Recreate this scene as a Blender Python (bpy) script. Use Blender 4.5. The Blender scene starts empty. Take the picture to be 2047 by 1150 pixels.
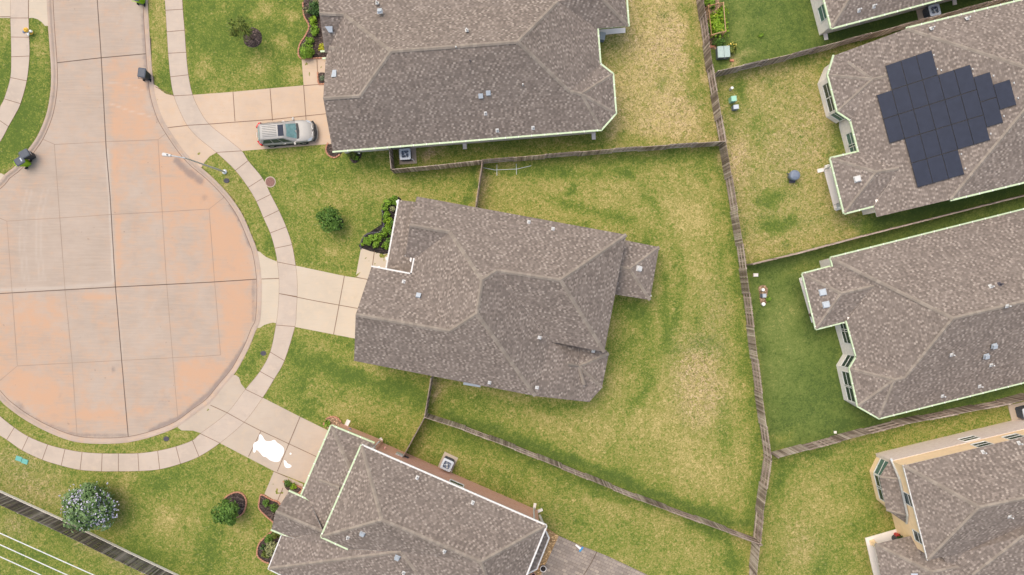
import bpy, bmesh, math, random
import numpy as np
from mathutils import Vector, Matrix
R = math.radians
random.seed(7)
rng = np.random.default_rng(7)
C = bpy.context.scene.collection
H = 57.3            # flying height of the camera above the lawn
F = 1365.0          # focal length in pixels of the 2047 px wide photograph
CX, CY = 1023.5, 575.0

def W(px, py, z=0.0):
    k = (H - z) / F
    return Vector(((px - CX) * k, -(py - CY) * k, z))

# ------------------------------------------------------------------ materials
MATS = {}
class N:
    """tiny node helper"""
    def __init__(s, name):
        s.m = bpy.data.materials.new(name); s.m.use_nodes = True
        s.t = s.m.node_tree; s.b = s.t.nodes['Principled BSDF']
        s.b.inputs['Specular IOR Level'].default_value = 0.25
    def n(s, typ, **kw):
        nd = s.t.nodes.new(typ)
        for k, v in kw.items():
            if hasattr(nd, k): setattr(nd, k, v)
        return nd
    def l(s, a, b): s.t.links.new(a, b)
    def setin(s, nd, key, v):
        if isinstance(v, bpy.types.NodeSocket): s.l(v, nd.inputs[key])
        else: nd.inputs[key].default_value = v
    def math(s, op, a, b=0.0, c=None, clamp=False):
        nd = s.n('ShaderNodeMath', operation=op); nd.use_clamp = clamp
        s.setin(nd, 0, a); s.setin(nd, 1, b)
        if c is not None: s.setin(nd, 2, c)
        return nd.outputs[0]
    def mix(s, f, a, b, blend='MIX'):
        nd = s.n('ShaderNodeMix', data_type='RGBA', blend_type=blend)
        s.setin(nd, 0, f)
        s.setin(nd, 6, a if isinstance(a, bpy.types.NodeSocket) else (*a, 1))
        s.setin(nd, 7, b if isinstance(b, bpy.types.NodeSocket) else (*b, 1))
        return nd.outputs[2]
    def noise(s, vec, scale, detail=4, rough=.55, dist=0.0):
        nd = s.n('ShaderNodeTexNoise'); s.l(vec, nd.inputs['Vector'])
        nd.inputs['Scale'].default_value = scale; nd.inputs['Detail'].default_value = detail
        nd.inputs['Roughness'].default_value = rough; nd.inputs['Distortion'].default_value = dist
        return nd.outputs['Fac']
    def ramp(s, fac, stops, interp='LINEAR'):
        nd = s.n('ShaderNodeValToRGB'); s.l(fac, nd.inputs[0]); cr = nd.color_ramp; cr.interpolation = interp
        while len(cr.elements) < len(stops): cr.elements.new(0.5)
        for e, (p, c) in zip(cr.elements, stops):
            e.position = p; e.color = (*c, 1) if len(c) == 3 else c
        return nd.outputs[0]
    def smooth(s, fac, a, b, lo=0., hi=1.):
        nd = s.n('ShaderNodeMapRange', interpolation_type='SMOOTHSTEP'); s.setin(nd, 0, fac)
        for i, v in zip((1, 2, 3, 4), (a, b, lo, hi)): nd.inputs[i].default_value = v
        return nd.outputs[0]
    def pos(s): return s.n('ShaderNodeNewGeometry').outputs['Position']
    def obj(s): return s.n('ShaderNodeTexCoord').outputs['Object']
    def attr(s, name): return s.n('ShaderNodeAttribute', attribute_name=name)
    def scalevec(s, v, sc):
        nd = s.n('ShaderNodeMapping'); s.l(v, nd.inputs[0]); nd.inputs['Scale'].default_value = sc
        return nd.outputs[0]
    def bump(s, h, strength=.3, dist=.02):
        nd = s.n('ShaderNodeBump'); s.l(h, nd.inputs['Height']); nd.inputs['Strength'].default_value = strength
        nd.inputs['Distance'].default_value = dist; s.l(nd.outputs[0], s.b.inputs['Normal'])
    def out(s, col, rough=.85, metal=0.):
        s.setin(s.b, 'Base Color', col if isinstance(col, bpy.types.NodeSocket) else (*col, 1))
        s.setin(s.b, 'Roughness', rough); s.b.inputs['Metallic'].default_value = metal
        MATS[s.m.name] = s.m
        return s.m

def plain(name, col, rough=.6, metal=0., var=.12, scale=6., spec=None):
    """paint / plastic / metal with slight weathering"""
    q = N(name); v = q.obj()
    n1 = q.noise(v, scale, 5, .6)
    d = tuple(c * (1 - var) for c in col); l = tuple(min(1, c * (1 + var)) for c in col)
    c = q.ramp(n1, [(.3, d), (.7, l)])
    if spec is not None: q.b.inputs['Specular IOR Level'].default_value = spec
    q.bump(n1, .05, .005)
    return q.out(c, rough, metal)

def concrete(name, col, warm=None, var=.1, dirt=.5):
    q = N(name); p = q.pos()
    big = q.noise(p, .35, 4, .6); mid = q.noise(p, 1.7, 5, .65); fine = q.noise(p, 14, 4, .7)
    streak = q.noise(q.scalevec(p, (1, 9, 1)), .8, 4, .6)
    c = q.ramp(big, [(.3, tuple(x * (1 - var) for x in col)), (.7, tuple(x * (1 + var) for x in col))])
    if warm: c = q.mix(q.smooth(mid, .45, .72), c, warm)
    c = q.mix(q.math('MULTIPLY', q.smooth(streak, .5, .75), .25), c, tuple(x * .8 for x in col))
    c = q.mix(q.math('MULTIPLY', q.smooth(q.noise(p, .9, 6, .7), .58, .78), dirt), c, tuple(x * .62 for x in col))
    c = q.mix(q.math('MULTIPLY', fine, .22), c, tuple(x * .75 for x in col))
    q.bump(fine, .2, .01)
    return q.out(c, .9)

def mat_shingle(name='roof_shingles', tone=1.05):
    q = N(name); uv = q.n('ShaderNodeUVMap').outputs[0]
    sep = q.n('ShaderNodeSeparateXYZ'); q.l(uv, sep.inputs[0]); u, v = sep.outputs[0], sep.outputs[1]
    wob = q.noise(q.pos(), 2.2, 2)
    vv = q.math('ADD', q.math('DIVIDE', v, .142), q.math('MULTIPLY', wob, .3))
    row = q.math('FLOOR', vv)
    wr = q.n('ShaderNodeTexWhiteNoise', noise_dimensions='1D'); q.l(row, wr.inputs['W'])
    uu = q.math('ADD', q.math('DIVIDE', u, .18), q.math('MULTIPLY', wr.outputs['Value'], 17.3))
    cell = q.math('FLOOR', uu)
    comb = q.n('ShaderNodeCombineXYZ'); q.l(cell, comb.inputs[0]); q.l(row, comb.inputs[1])
    wn = q.n('ShaderNodeTexWhiteNoise', noise_dimensions='2D'); q.l(comb.outputs[0], wn.inputs['Vector'])
    par = q.math('MODULO', q.math('ABSOLUTE', q.math('ADD', cell, row)), 2.0)
    r = q.math('ADD', q.math('MULTIPLY', wn.outputs['Value'], .70), q.math('MULTIPLY', par, .30))
    t = tone
    col = q.ramp(r, [(0, (.118*t, .096*t, .082*t)), (.25, (.145*t, .119*t, .102*t)), (.48, (.18*t, .149*t, .128*t)),
                     (.66, (.228*t, .188*t, .160*t)), (.82, (.275*t, .231*t, .198*t)), (.95, (.325*t, .278*t, .24*t))], 'CONSTANT')
    fv = q.math('FRACT', vv)
    edge = q.math('SUBTRACT', 1.0, q.smooth(fv, .0, .26))  # shadow line at the foot of each course, painted into the colour
    col = q.mix(q.math('MULTIPLY', edge, .38), col, (.08*t, .064*t, .058*t))
    fu = q.math('FRACT', uu)
    slot = q.math('LESS_THAN', fu, .07)
    col = q.mix(q.math('MULTIPLY', slot, .4), col, (.07*t, .056*t, .05*t))
    big = q.noise(q.pos(), .5, 5, .65)
    col = q.mix(q.smooth(big, .35, .75, 0, .3), col, (.205*t, .172*t, .15*t))
    gr = q.noise(q.pos(), 26, 3, .7)
    col = q.mix(q.math('MULTIPLY', gr, .25), col, (.21*t, .176*t, .153*t))
    hh = q.math('ADD', q.math('MULTIPLY', fv, -.5), q.math('MULTIPLY', r, .5))
    q.bump(hh, .5, .02)
    return q.out(col, .92)

def mat_cap():
    q = N('ridge_cap_shingle'); p = q.pos()
    tint = q.attr('tint').outputs['Fac']
    c = q.ramp(tint, [(0, (.215, .183, .152)), (.6, (.258, .222, .184)), (1, (.30, .26, .218))])
    c = q.mix(q.math('MULTIPLY', q.noise(p, 9, 4, .7), .35), c, (.19, .155, .132))
    q.bump(q.noise(p, 20, 3), .3, .01)
    return q.out(c, .92)

def mat_grass():
    q = N('lawn_grass'); p = q.pos()
    a = q.attr('turf').outputs['Color']; sp = q.n('ShaderNodeSeparateColor'); q.l(a, sp.inputs[0])
    dry, bare, lush = sp.outputs[0], sp.outputs[1], sp.outputs[2]
    big = q.noise(p, .45, 5, .62); mid = q.noise(p, 1.5, 4, .6); fine = q.noise(p, 4.2, 3, .62, 1.6); vf = q.noise(p, 13, 3, .75)
    worm = q.noise(p, 2.6, 2, .5, 3.2)
    d = q.math('ADD', q.math('SUBTRACT', dry, .085), q.math('MULTIPLY', q.math('SUBTRACT', big, .5), .62))
    d = q.math('ADD', d, q.math('MULTIPLY', q.math('SUBTRACT', mid, .5), .5))
    soft = q.math('SUBTRACT', 1.0, q.math('MULTIPLY', lush, .35))
    d = q.math('ADD', d, q.math('MULTIPLY', q.math('MULTIPLY', q.math('SUBTRACT', fine, .5), 1.85), soft))
    d = q.math('ADD', d, q.math('MULTIPLY', q.math('MULTIPLY', q.math('SUBTRACT', worm, .5), 1.0), soft))
    d = q.math('ADD', d, q.math('MULTIPLY', q.math('SUBTRACT', vf, .5), .25))
    col = q.ramp(d, [(0.0, (.076, .118, .019)), (.22, (.120, .162, .025)), (.42, (.182, .196, .040)), (.6, (.245, .222, .068)),
                     (.8, (.315, .262, .092)), (1.0, (.44, .352, .148))])
    # cool green of the St Augustine lawns
    cool = q.ramp(d, [(0., (.058, .094, .020)), (.3, (.100, .140, .029)), (.6, (.150, .182, .048)), (.85, (.26, .25, .085)), (1, (.32, .28, .105))])
    col = q.mix(q.smooth(lush, .1, .8), col, cool)
    # straw flecks
    fl = q.n('ShaderNodeTexVoronoi'); fl.feature = 'F1'; q.l(q.scalevec(p, (1, 1.6, 1)), fl.inputs['Vector']); fl.inputs['Scale'].default_value = 4.6
    rnd = q.n('ShaderNodeSeparateColor'); q.l(fl.outputs['Color'], rnd.inputs[0])
    thr = q.math('SUBTRACT', 1.04, q.math('MULTIPLY', dry, .34))
    pick = q.math('GREATER_THAN', rnd.outputs[0], thr)
    spot = q.math('MULTIPLY', pick, q.smooth(fl.outputs['Distance'], .6, .1))
    spot = q.math('MULTIPLY', spot, q.math('SUBTRACT', 1.0, q.math('MULTIPLY', lush, .85)))
    col = q.mix(q.math('MULTIPLY', spot, .28), col, (.52, .43, .205))
    # thin bare patches with thatch and dark specks
    bm = q.math('MULTIPLY', bare, q.smooth(q.noise(p, 3.0, 4, .75, 1.5), .40, .58))
    bcol = q.ramp(q.noise(p, 4.2, 3, .7, 2.), [(.36, (.095, .085, .03)), (.45, (.25, .18, .09)), (.54, (.42, .305, .185)), (.68, (.62, .475, .335))])
    col = q.mix(bm, col, bcol)
    v2 = q.n('ShaderNodeTexVoronoi'); q.l(p, v2.inputs['Vector']); v2.inputs['Scale'].default_value = 6.4
    r2 = q.n('ShaderNodeSeparateColor'); q.l(v2.outputs['Color'], r2.inputs[0])
    dk = q.math('MULTIPLY', q.math('GREATER_THAN', r2.outputs[1], q.math('SUBTRACT', .90, q.math('MULTIPLY', bare, .22))), q.smooth(v2.outputs['Distance'], .42, .16))
    col = q.mix(q.math('MULTIPLY', dk, .6), col, (.075, .072, .024))
    hh = q.math('ADD', fine, q.math('MULTIPLY', vf, .8))
    q.bump(hh, .55, .06)
    return q.out(col, .95)

def mat_road():
    q = N('road_concrete'); p = q.pos()
    a = q.attr('stain').outputs['Color']; sp = q.n('ShaderNodeSeparateColor'); q.l(a, sp.inputs[0])
    org, dark, light = sp.outputs[0], sp.outputs[1], sp.outputs[2]
    rot = q.n('ShaderNodeMapping'); q.l(p, rot.inputs[0]); rot.inputs['Rotation'].default_value = (0, 0, R(3)); rot.inputs['Scale'].default_value = (.35, 4.5, 1)
    tine = q.noise(rot.outputs[0], 1.6, 4, .65)
    big = q.noise(p, .28, 5, .65); mid = q.noise(p, 1.1, 5, .65); fine = q.noise(p, 12, 4, .7)
    base = q.ramp(big, [(.3, (.325, .262, .212)), (.7, (.39, .318, .262))])
    base = q.mix(q.smooth(tine, .35, .7, 0, .45), base, (.43, .352, .288))
    o = q.math('ADD', org, q.math('MULTIPLY', q.math('SUBTRACT', mid, .5), 1.6))
    o = q.math('ADD', o, q.math('MULTIPLY', q.math('SUBTRACT', tine, .5), .8))
    base = q.mix(q.smooth(o, .0, 1.0, 0, .95), base, (.47, .29, .185))
    base = q.mix(q.smooth(light, .1, 1., 0, .6), base, (.48, .425, .372))
    dn = q.math('ADD', q.math('MULTIPLY', dark, 1.25), q.math('MULTIPLY', q.math('SUBTRACT', q.noise(p, 1.8, 6, .75), .5), .9))
    base = q.mix(q.smooth(dn, .3, .9, 0, .75), base, (.19, .152, .14))
    base = q.mix(q.smooth(q.noise(p, .8, 6, .7), .54, .76, 0, .5), base, (.31, .255, .215))
    spk = q.noise(p, 3.1, 2, .4)
    base = q.mix(q.smooth(spk, .74, .80, 0, .5), base, (.16, .12, .10))
    base = q.mix(q.math('MULTIPLY', fine, .2), base, (.30, .24, .2))
    q.bump(q.math('ADD', fine, tine), .15, .01)
    return q.out(base, .9)

def mat_wood(name, a, b, c):
    q = N(name); p = q.pos()
    tint = q.attr('tint').outputs['Fac']
    col = q.ramp(tint, [(0, a), (.55, b), (1, c)])
    g = q.noise(q.scalevec(p, (9, 9, 1.2)), 1.6, 4, .7)
    col = q.mix(q.smooth(g, .38, .75, 0, .5), col, tuple(x * .45 for x in a))
    col = q.mix(q.smooth(q.noise(p, .5, 3), .5, .75, 0, .45), col, tuple(x * 1.15 for x in c))
    q.bump(g, .25, .01)
    return q.out(col, .9)

def mat_leaf(name, a, b, c):
    q = N(name); tint = q.attr('tint').outputs['Fac']
    col = q.ramp(tint, [(0, a), (.5, b), (1, c)])
    col = q.mix(q.math('MULTIPLY', q.noise(q.pos(), 5, 2), .3), col, tuple(x * .6 for x in a))
    q.b.inputs['Subsurface Weight'].default_value = 0
    return q.out(col, .6)

def mat_brick(name, cols, mortar, sc=1.0):
    q = N(name); uv = q.n('ShaderNodeUVMap').outputs[0]
    br = q.n('ShaderNodeTexBrick'); q.l(uv, br.inputs['Vector'])
    br.inputs['Scale'].default_value = 1; br.inputs['Brick Width'].default_value = .23 * sc; br.inputs['Row Height'].default_value = .085 * sc
    br.inputs['Mortar Size'].default_value = .012 * sc
    br.inputs['Color1'].default_value = (*cols[0], 1); br.inputs['Color2'].default_value = (*cols[1], 1); br.inputs['Mortar'].default_value = (*mortar, 1)
    c = q.mix(q.smooth(q.noise(q.pos(), 3, 5, .7), .4, .7, 0, .4), br.outputs['Color'], cols[2])
    q.bump(br.outputs['Fac'], -.3, .01)
    return q.out(c, .9)

def mat_mulch(name, a, b):
    q = N(name); p = q.pos()
    v = q.n('ShaderNodeTexVoronoi'); q.l(q.scalevec(p, (1, 1.7, 1)), v.inputs['Vector']); v.inputs['Scale'].default_value = 9
    s = q.n('ShaderNodeSeparateColor'); q.l(v.outputs['Color'], s.inputs[0])
    c = q.ramp(s.outputs[0], [(0, a), (.8, b), (1, tuple(min(1, x * 2.2) for x in b))])
    q.bump(q.noise(p, 18, 3, .7), .8, .04)
    return q.out(c, .95)

def mat_paver():
    q = N('patio_pavers'); p = q.pos()
    m = q.n('ShaderNodeMapping'); q.l(p, m.inputs[0]); m.inputs['Rotation'].default_value = (0, 0, R(24))
    br = q.n('ShaderNodeTexBrick'); q.l(m.outputs[0], br.inputs['Vector']); br.inputs['Scale'].default_value = 1
    br.inputs['Brick Width'].default_value = .42; br.inputs['Row Height'].default_value = .26; br.inputs['Mortar Size'].default_value = .012
    br.inputs['Color1'].default_value = (.20, .165, .14, 1); br.inputs['Color2'].default_value = (.34, .285, .235, 1); br.inputs['Mortar'].default_value = (.10, .085, .075, 1)
    c = q.mix(q.smooth(q.noise(p, 1.3, 4), .35, .7, 0, .6), br.outputs['Color'], (.21, .18, .16))
    q.bump(br.outputs['Fac'], -.3, .01)
    return q.out(c, .85)

mat_shingle(); mat_shingle('weathered_shingles', .96); mat_cap(); mat_grass(); mat_road(); mat_paver()
mat_wood('fence_wood', (.15, .11, .085), (.36, .285, .235), (.64, .545, .46))
mat_wood('fence_rail_wood', (.24, .18, .155), (.36, .285, .245), (.50, .425, .365))
mat_wood('dark_fence_wood', (.06, .05, .05), (.155, .132, .127), (.38, .345, .32))
mat_wood('cedar', (.32, .17, .08), (.42, .25, .13), (.52, .34, .2))
mat_leaf('leaf_green', (0.049, 0.105, 0.017), (0.091, 0.182, 0.028), (0.168, 0.280, 0.049))
mat_leaf('leaf_olive', (0.062, 0.094, 0.015), (0.119, 0.163, 0.025), (0.237, 0.250, 0.050))
mat_leaf('leaf_dark', (0.029, 0.072, 0.019), (0.052, 0.117, 0.029), (0.104, 0.182, 0.046))
mat_leaf('leaf_lime', (.12, .22, .012), (.2, .34, .02), (.33, .47, .04))
mat_leaf('leaf_bright', (0.095, 0.189, 0.016), (0.169, 0.297, 0.027), (0.284, 0.432, 0.054))
mat_leaf('leaf_yellow', (.28, .3, .02), (.42, .42, .03), (.6, .55, .06))
mat_leaf('leaf_pale', (.16, .19, .07), (.28, .3, .13), (.45, .44, .24))
mat_leaf('leaf_grey', (.10, .15, .085), (.16, .22, .13), (.26, .32, .2))
mat_leaf('leaf_myrtle', (.085, .15, .05), (.145, .235, .085), (.27, .37, .17))
mat_leaf('flower_lavender', (.32, .30, .43), (.44, .42, .54), (.6, .58, .68))
mat_leaf('flower_white', (.7, .66, .5), (.8, .76, .6), (.85, .85, .8))
mat_leaf('flower_yellow', (.7, .5, .05), (.8, .6, .1), (.85, .7, .2))
plain('bark', (.14, .10, .075), .9, var=.3)
concrete('walk_concrete', (.435, .362, .300), (.475, .385, .31), .1, .35)
concrete('drive_pink', (.48, .37, .28), (.50, .365, .255), .08, .25)
concrete('drive_cream', (.47, .40, .315), (.50, .41, .31), .06, .25)
concrete('drive_tan', (.42, .35, .282), (.45, .36, .275), .09, .4)
concrete('kerb_concrete', (.385, .305, .25), (.44, .315, .225), .14, .5)
concrete('patio_concrete', (.78, .725, .68), None, .05, .15)
concrete('joint_dirt', (.17, .105, .07), None, .1, .3)
concrete('joint_bold', (.12, .085, .066), None, .1, .3)
concrete('joint_thin', (.27, .195, .15), None, .15, .3)
plain('gutter_pale', (.47, .565, .37), .45, var=.1)
plain('gutter_white', (.60, .59, .57), .45, var=.05)
plain('trim_white', (.74, .73, .70), .55, var=.05)
plain('stucco_tan', (.86, .64, .40), .9, var=.06, scale=2.5)
plain('stone_cream', (.80, .74, .69), .9, var=.1, scale=4)
mat_brick('red_brick', ((.56, .24, .16), (.68, .34, .24), (.68, .40, .29)), (.70, .52, .41))
mat_brick('pale_brick', ((.62, .49, .43), (.74, .63, .56), (.70, .61, .55)), (.76, .68, .62))
mat_mulch('mulch_dark', (.022, .016, .014), (.075, .055, .048))
mat_mulch('mulch_black', (.012, .010, .010), (.03, .025, .023))
mat_mulch('gravel_gold', (.22, .13, .06), (.42, .28, .14))
mat_mulch('soil_brown', (.14, .09, .055), (.28, .19, .12))
plain('glass_dark', (.035, .055, .055), .08, var=.2, spec=.6)
plain('glass_teal', (.085, .16, .145), .08, var=.2, spec=.6)
plain('solar_cell', (.026, .032, .052), .5, var=.12, scale=2.5, spec=.12)
plain('solar_frame', (.015, .016, .02), .4)
plain('metal_light', (.46, .50, .55), .45, .2, var=.06)
plain('metal_dark', (.06, .068, .075), .55, .1)
plain('metal_galv', (.50, .53, .54), .4, .4)
plain('vent_white', (.52, .52, .51), .5, var=.05)
plain('vent_blue', (.40, .44, .48), .4, .1, var=.05)
plain('black_plastic', (.045, .048, .055), .55, var=.15)
plain('cart_grey', (.075, .085, .105), .5, var=.1)
plain('cart_lime', (.25, .47, .01), .45, var=.08)
plain('rubber', (.02, .02, .021), .8)
plain('white_plastic', (.8, .8, .78), .4, var=.04)
plain('sky_reflection_white', (.78, .775, .76), .5, var=.03)  # plain white colour standing in for a sky reflection
plain('hydrant_yellow', (.72, .42, .06), .45, var=.08)
plain('lid_teal', (.13, .36, .31), .6, var=.1)
plain('lid_dark', (.075, .07, .085), .8, var=.2)
plain('rusty_iron', (.21, .115, .095), .8, var=.3, scale=14)
plain('pedestal_green', (.30, .55, .42), .6, var=.06)
plain('pedestal_blue', (.17, .2, .28), .6, var=.06)
plain('box_sage', (.36, .45, .42), .6, var=.08)
plain('tarp_blue', (.16, .19, .245), .45, var=.2, scale=3)
plain('red_paint', (.45, .05, .04), .5)
plain('terracotta', (.45, .2, .12), .85, var=.15)
plain('brick_edge', (.40, .20, .13), .9, var=.3, scale=11)
plain('blue_plastic', (.05, .25, .5), .4)
plain('pink_plastic', (.7, .38, .33), .5)
plain('car_silver', (.335, .325, .31), .42, .1, var=.04, spec=.3)
plain('car_dark', (.03, .032, .035), .5)
plain('car_glass', (.15, .27, .28), .06, var=.25, scale=3, spec=.7)
plain('car_chrome', (.42, .42, .43), .35, .3, var=.03)
plain('lamp_red', (.55, .03, .03), .25)
plain('wire_white', (.62, .63, .64), .5, var=.03)

# ------------------------------------------------------------------ mesh helpers
class MB:
    def __init__(s): s.v = []; s.f = []; s.t = []; s.m = []
    def face(s, idx, tint=None, m=0):
        s.f.append(tuple(idx)); s.t.append(random.random() if tint is None else tint); s.m.append(m)
    def add(s, pts): i = len(s.v); s.v.extend([tuple(p) for p in pts]); return list(range(i, i + len(pts)))
    def poly(s, pts, tint=None, m=0): s.face(s.add(pts), tint, m)
    def prism(s, base, top, tint=None, m=0, bottom=True):
        t = random.random() if tint is None else tint
        n = len(base); a = s.add(base); b = s.add(top)
        # orientation: base counter-clockwise seen from above
        ar = sum(base[i][0] * base[(i + 1) % n][1] - base[(i + 1) % n][0] * base[i][1] for i in range(n))
        if ar < 0: a = a[::-1]; b = b[::-1]
        s.face(b, t, m)
        if bottom: s.face(a[::-1], t, m)
        for i in range(n):
            j = (i + 1) % n; s.face((a[i], a[j], b[j], b[i]), t, m)
    def box(s, c, d, rot=0., tint=None, m=0):
        x, y, z = d[0] / 2, d[1] / 2, d[2] / 2; cs, sn = math.cos(rot), math.sin(rot)
        q = [(c[0] + a * cs - b * sn, c[1] + a * sn + b * cs) for a, b in ((-x, -y), (x, -y), (x, y), (-x, y))]
        s.prism([(a, b, c[2] - z) for a, b in q], [(a, b, c[2] + z) for a, b in q], tint, m)
    def bar(s, a, b, w, h, tint=None, m=0):
        """box beam from a to b, width w across, height h up"""
        a = Vector(a); b = Vector(b); d = (b - a); d.normalize()
        side = d.cross(Vector((0, 0, 1)))
        if side.length < 1e-4: side = Vector((1, 0, 0))
        side.normalize(); up = side.cross(d); up.normalize()
        o = [side * w / 2 + up * h / 2, side * -w / 2 + up * h / 2, side * -w / 2 - up * h / 2, side * w / 2 - up * h / 2]
        A = s.add([a + k for k in o]); B = s.add([b + k for k in o]); t = random.random() if tint is None else tint
        s.face(A, t, m); s.face(B[::-1], t, m)
        for i in range(4): s.face((A[i], B[i], B[(i + 1) % 4], A[(i + 1) % 4]), t, m)
    def tube(s, pts, r, n=8, tint=None, m=0):
        pts = [Vector(p) for p in pts]; rings = []
        rr = r if isinstance(r, (list, tuple)) else [r] * len(pts)
        t = random.random() if tint is None else tint
        for i, p in enumerate(pts):
            d = (pts[min(i + 1, len(pts) - 1)] - pts[max(i - 1, 0)]).normalized()
            a = d.cross(Vector((0, 0, 1)));
            if a.length < 1e-3: a = Vector((1, 0, 0))
            a.normalize(); b = d.cross(a)
            rings.append(s.add([p + (a * math.cos(q) + b * math.sin(q)) * rr[i] for q in [2 * math.pi * k / n for k in range(n)]]))
        for A, B in zip(rings, rings[1:]):
            for k in range(n): s.face((A[k], A[(k + 1) % n], B[(k + 1) % n], B[k]), t, m)
        s.face(rings[0][::-1], t, m); s.face(rings[-1], t, m)
    def lathe(s, c, prof, n=16, tint=None, m=0, sx=1., sy=1.):
        t = random.random() if tint is None else tint
        rings = [s.add([(c[0] + r * sx * math.cos(2 * math.pi * k / n), c[1] + r * sy * math.sin(2 * math.pi * k / n), c[2] + z) for k in range(n)]) for r, z in prof]
        for A, B in zip(rings, rings[1:]):
            for k in range(n): s.face((A[k], A[(k + 1) % n], B[(k + 1) % n], B[k]), t, m)
        s.face(rings[0][::-1], t, m); s.face(rings[-1], t, m)
    def build(s, name, mat, parent=None, smooth=False, loc=None):
        me = bpy.data.meshes.new(name); me.from_pydata(s.v, [], s.f)
        ms = mat if isinstance(mat, (list, tuple)) else [mat]
        for x in ms: me.materials.append(MATS[x])
        at = me.attributes.new('tint', 'FLOAT', 'FACE')
        at.data.foreach_set('value', s.t)
        me.polygons.foreach_set('material_index', s.m)
        if smooth: me.polygons.foreach_set('use_smooth', [True] * len(me.polygons))
        me.update()
        o = bpy.data.objects.new(name, me); C.objects.link(o)
        if parent:
            o.parent = parent
            if 'abs' in parent: o.location = -parent.location
        return o

def tag(o, label, cat, group=None, kind=None):
    if label: o['label'] = label
    if cat: o['category'] = cat
    if group: o['group'] = group
    if kind: o['kind'] = kind
    return o
def thing(name, label, cat, loc=(0, 0, 0), rz=0., group=None):
    o = bpy.data.objects.new(name, None); C.objects.link(o); o.location = loc; o.rotation_euler = (0, 0, rz)
    o.empty_display_size = .3
    return tag(o, label, cat, group)
def group_thing(name, label, cat, loc, group=None):
    """Empty at the thing's base whose children are modelled in world coordinates"""
    o = thing(name, label, cat, loc, 0, group); o['abs'] = 1
    return o
def struct(o): o['kind'] = 'structure'; return o
def copy_tree(o, parent=None):
    c = o.copy(); C.objects.link(c)
    if parent: c.parent = parent
    for ch in o.children: copy_tree(ch, c)
    return c

def uv_planar(o):
    me = o.data; uvl = me.uv_layers.new(name='UVMap')
    for p in me.polygons:
        n = p.normal; u = Vector((0, 0, 1)).cross(n)
        if u.length < 1e-3: u = Vector((1, 0, 0))
        u.normalize(); v = n.cross(u)
        for li in p.loop_indices:
            co = me.vertices[me.loops[li].vertex_index].co
            uvl.data[li].uv = (co.dot(u), co.dot(v))
    return o

def catmull(pts, k=4, closed=False):
    P = [Vector((p[0], p[1])) for p in pts]; n = len(P); out = []
    for i in range(n if closed else n - 1):
        p0 = P[i - 1] if (closed or i > 0) else P[i] * 2 - P[i + 1]
        p1, p2 = P[i], P[(i + 1) % n]
        p3 = P[(i + 2) % n] if (closed or i + 2 < n) else p2 * 2 - p1
        for j in range(k):
            t = j / k
            out.append(.5 * ((2 * p1) + (-p0 + p2) * t + (2 * p0 - 5 * p1 + 4 * p2 - p3) * t * t + (-p0 + 3 * p1 - 3 * p2 + p3) * t ** 3))
    if not closed: out.append(P[-1])
    return out

def inside(poly, X, Y):
    res = np.zeros(X.shape, bool); n = len(poly)
    for i in range(n):
        x1, y1 = poly[i][:2]; x2, y2 = poly[(i + 1) % n][:2]
        if y1 == y2: continue
        c = ((y1 > Y) != (y2 > Y)) & (X < (x2 - x1) * (Y - y1) / (y2 - y1) + x1)
        res ^= c
    return res
def segdist(poly, X, Y, closed=True):
    d = np.full(X.shape, 1e9); n = len(poly)
    for i in range(n if closed else n - 1):
        x1, y1 = poly[i][:2]; x2, y2 = poly[(i + 1) % n][:2]
        dx, dy = x2 - x1, y2 - y1; L = dx * dx + dy * dy + 1e-12
        t = np.clip(((X - x1) * dx + (Y - y1) * dy) / L, 0, 1)
        d = np.minimum(d, np.hypot(X - x1 - t * dx, Y - y1 - t * dy))
    return d
def inset(poly, d):
    """offset a simple polygon (list of 2-D vectors) inward by d"""
    P = [Vector((p[0], p[1])) for p in poly]; n = len(P)
    ar = sum(P[i].x * P[(i + 1) % n].y - P[(i + 1) % n].x * P[i].y for i in range(n))
    if ar < 0: P = P[::-1]
    out = []
    for i in range(n):
        e1 = (P[i] - P[i - 1]).normalized(); e2 = (P[(i + 1) % n] - P[i]).normalized()
        n1 = Vector((-e1.y, e1.x)); n2 = Vector((-e2.y, e2.x))
        b = n1 + n2; k = d / max(.35, (1 + n1.dot(n2)))
        out.append(P[i] + b * k)
    return out

# ------------------------------------------------------------------ outline of the road
R_KERB = [(282, -200), (288, -100), (294.5, 0), (301, 104), (306, 163), (311, 195), (321.6, 229), (335.5, 255.6), (365, 299), (389, 325), (420, 351), (454, 386),
          (481.7, 425), (500.8, 467), (514.7, 505), (522, 552), (523, 590), (520, 641), (511, 661), (497, 696), (476.5, 734.6), (466, 750),
          (445, 774.6), (420, 805), (389, 828), (355, 852.5), (313, 870), (257, 884), (198, 887), (146, 882), (97, 864), (52, 840), (21, 818), (0, 799)]
OFF = [(210 + 306 * math.cos(R(a)), 574 + 306 * math.sin(R(a))) for a in (146, 160, 174, 188, 202, 214)]
L_KERB = [(0, 362), (10, 349), (35, 329), (57, 299), (75, 273), (91, 236), (99, 202), (102.6, 167), (102, 125), (96.7, 52), (93.9, 0), (87, -100), (81, -200)]
KERB_PX = R_KERB + OFF + L_KERB
kerb_line = catmull([W(*p) for p in KERB_PX], 3)
road_poly = [(p.x, p.y) for p in kerb_line]

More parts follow.
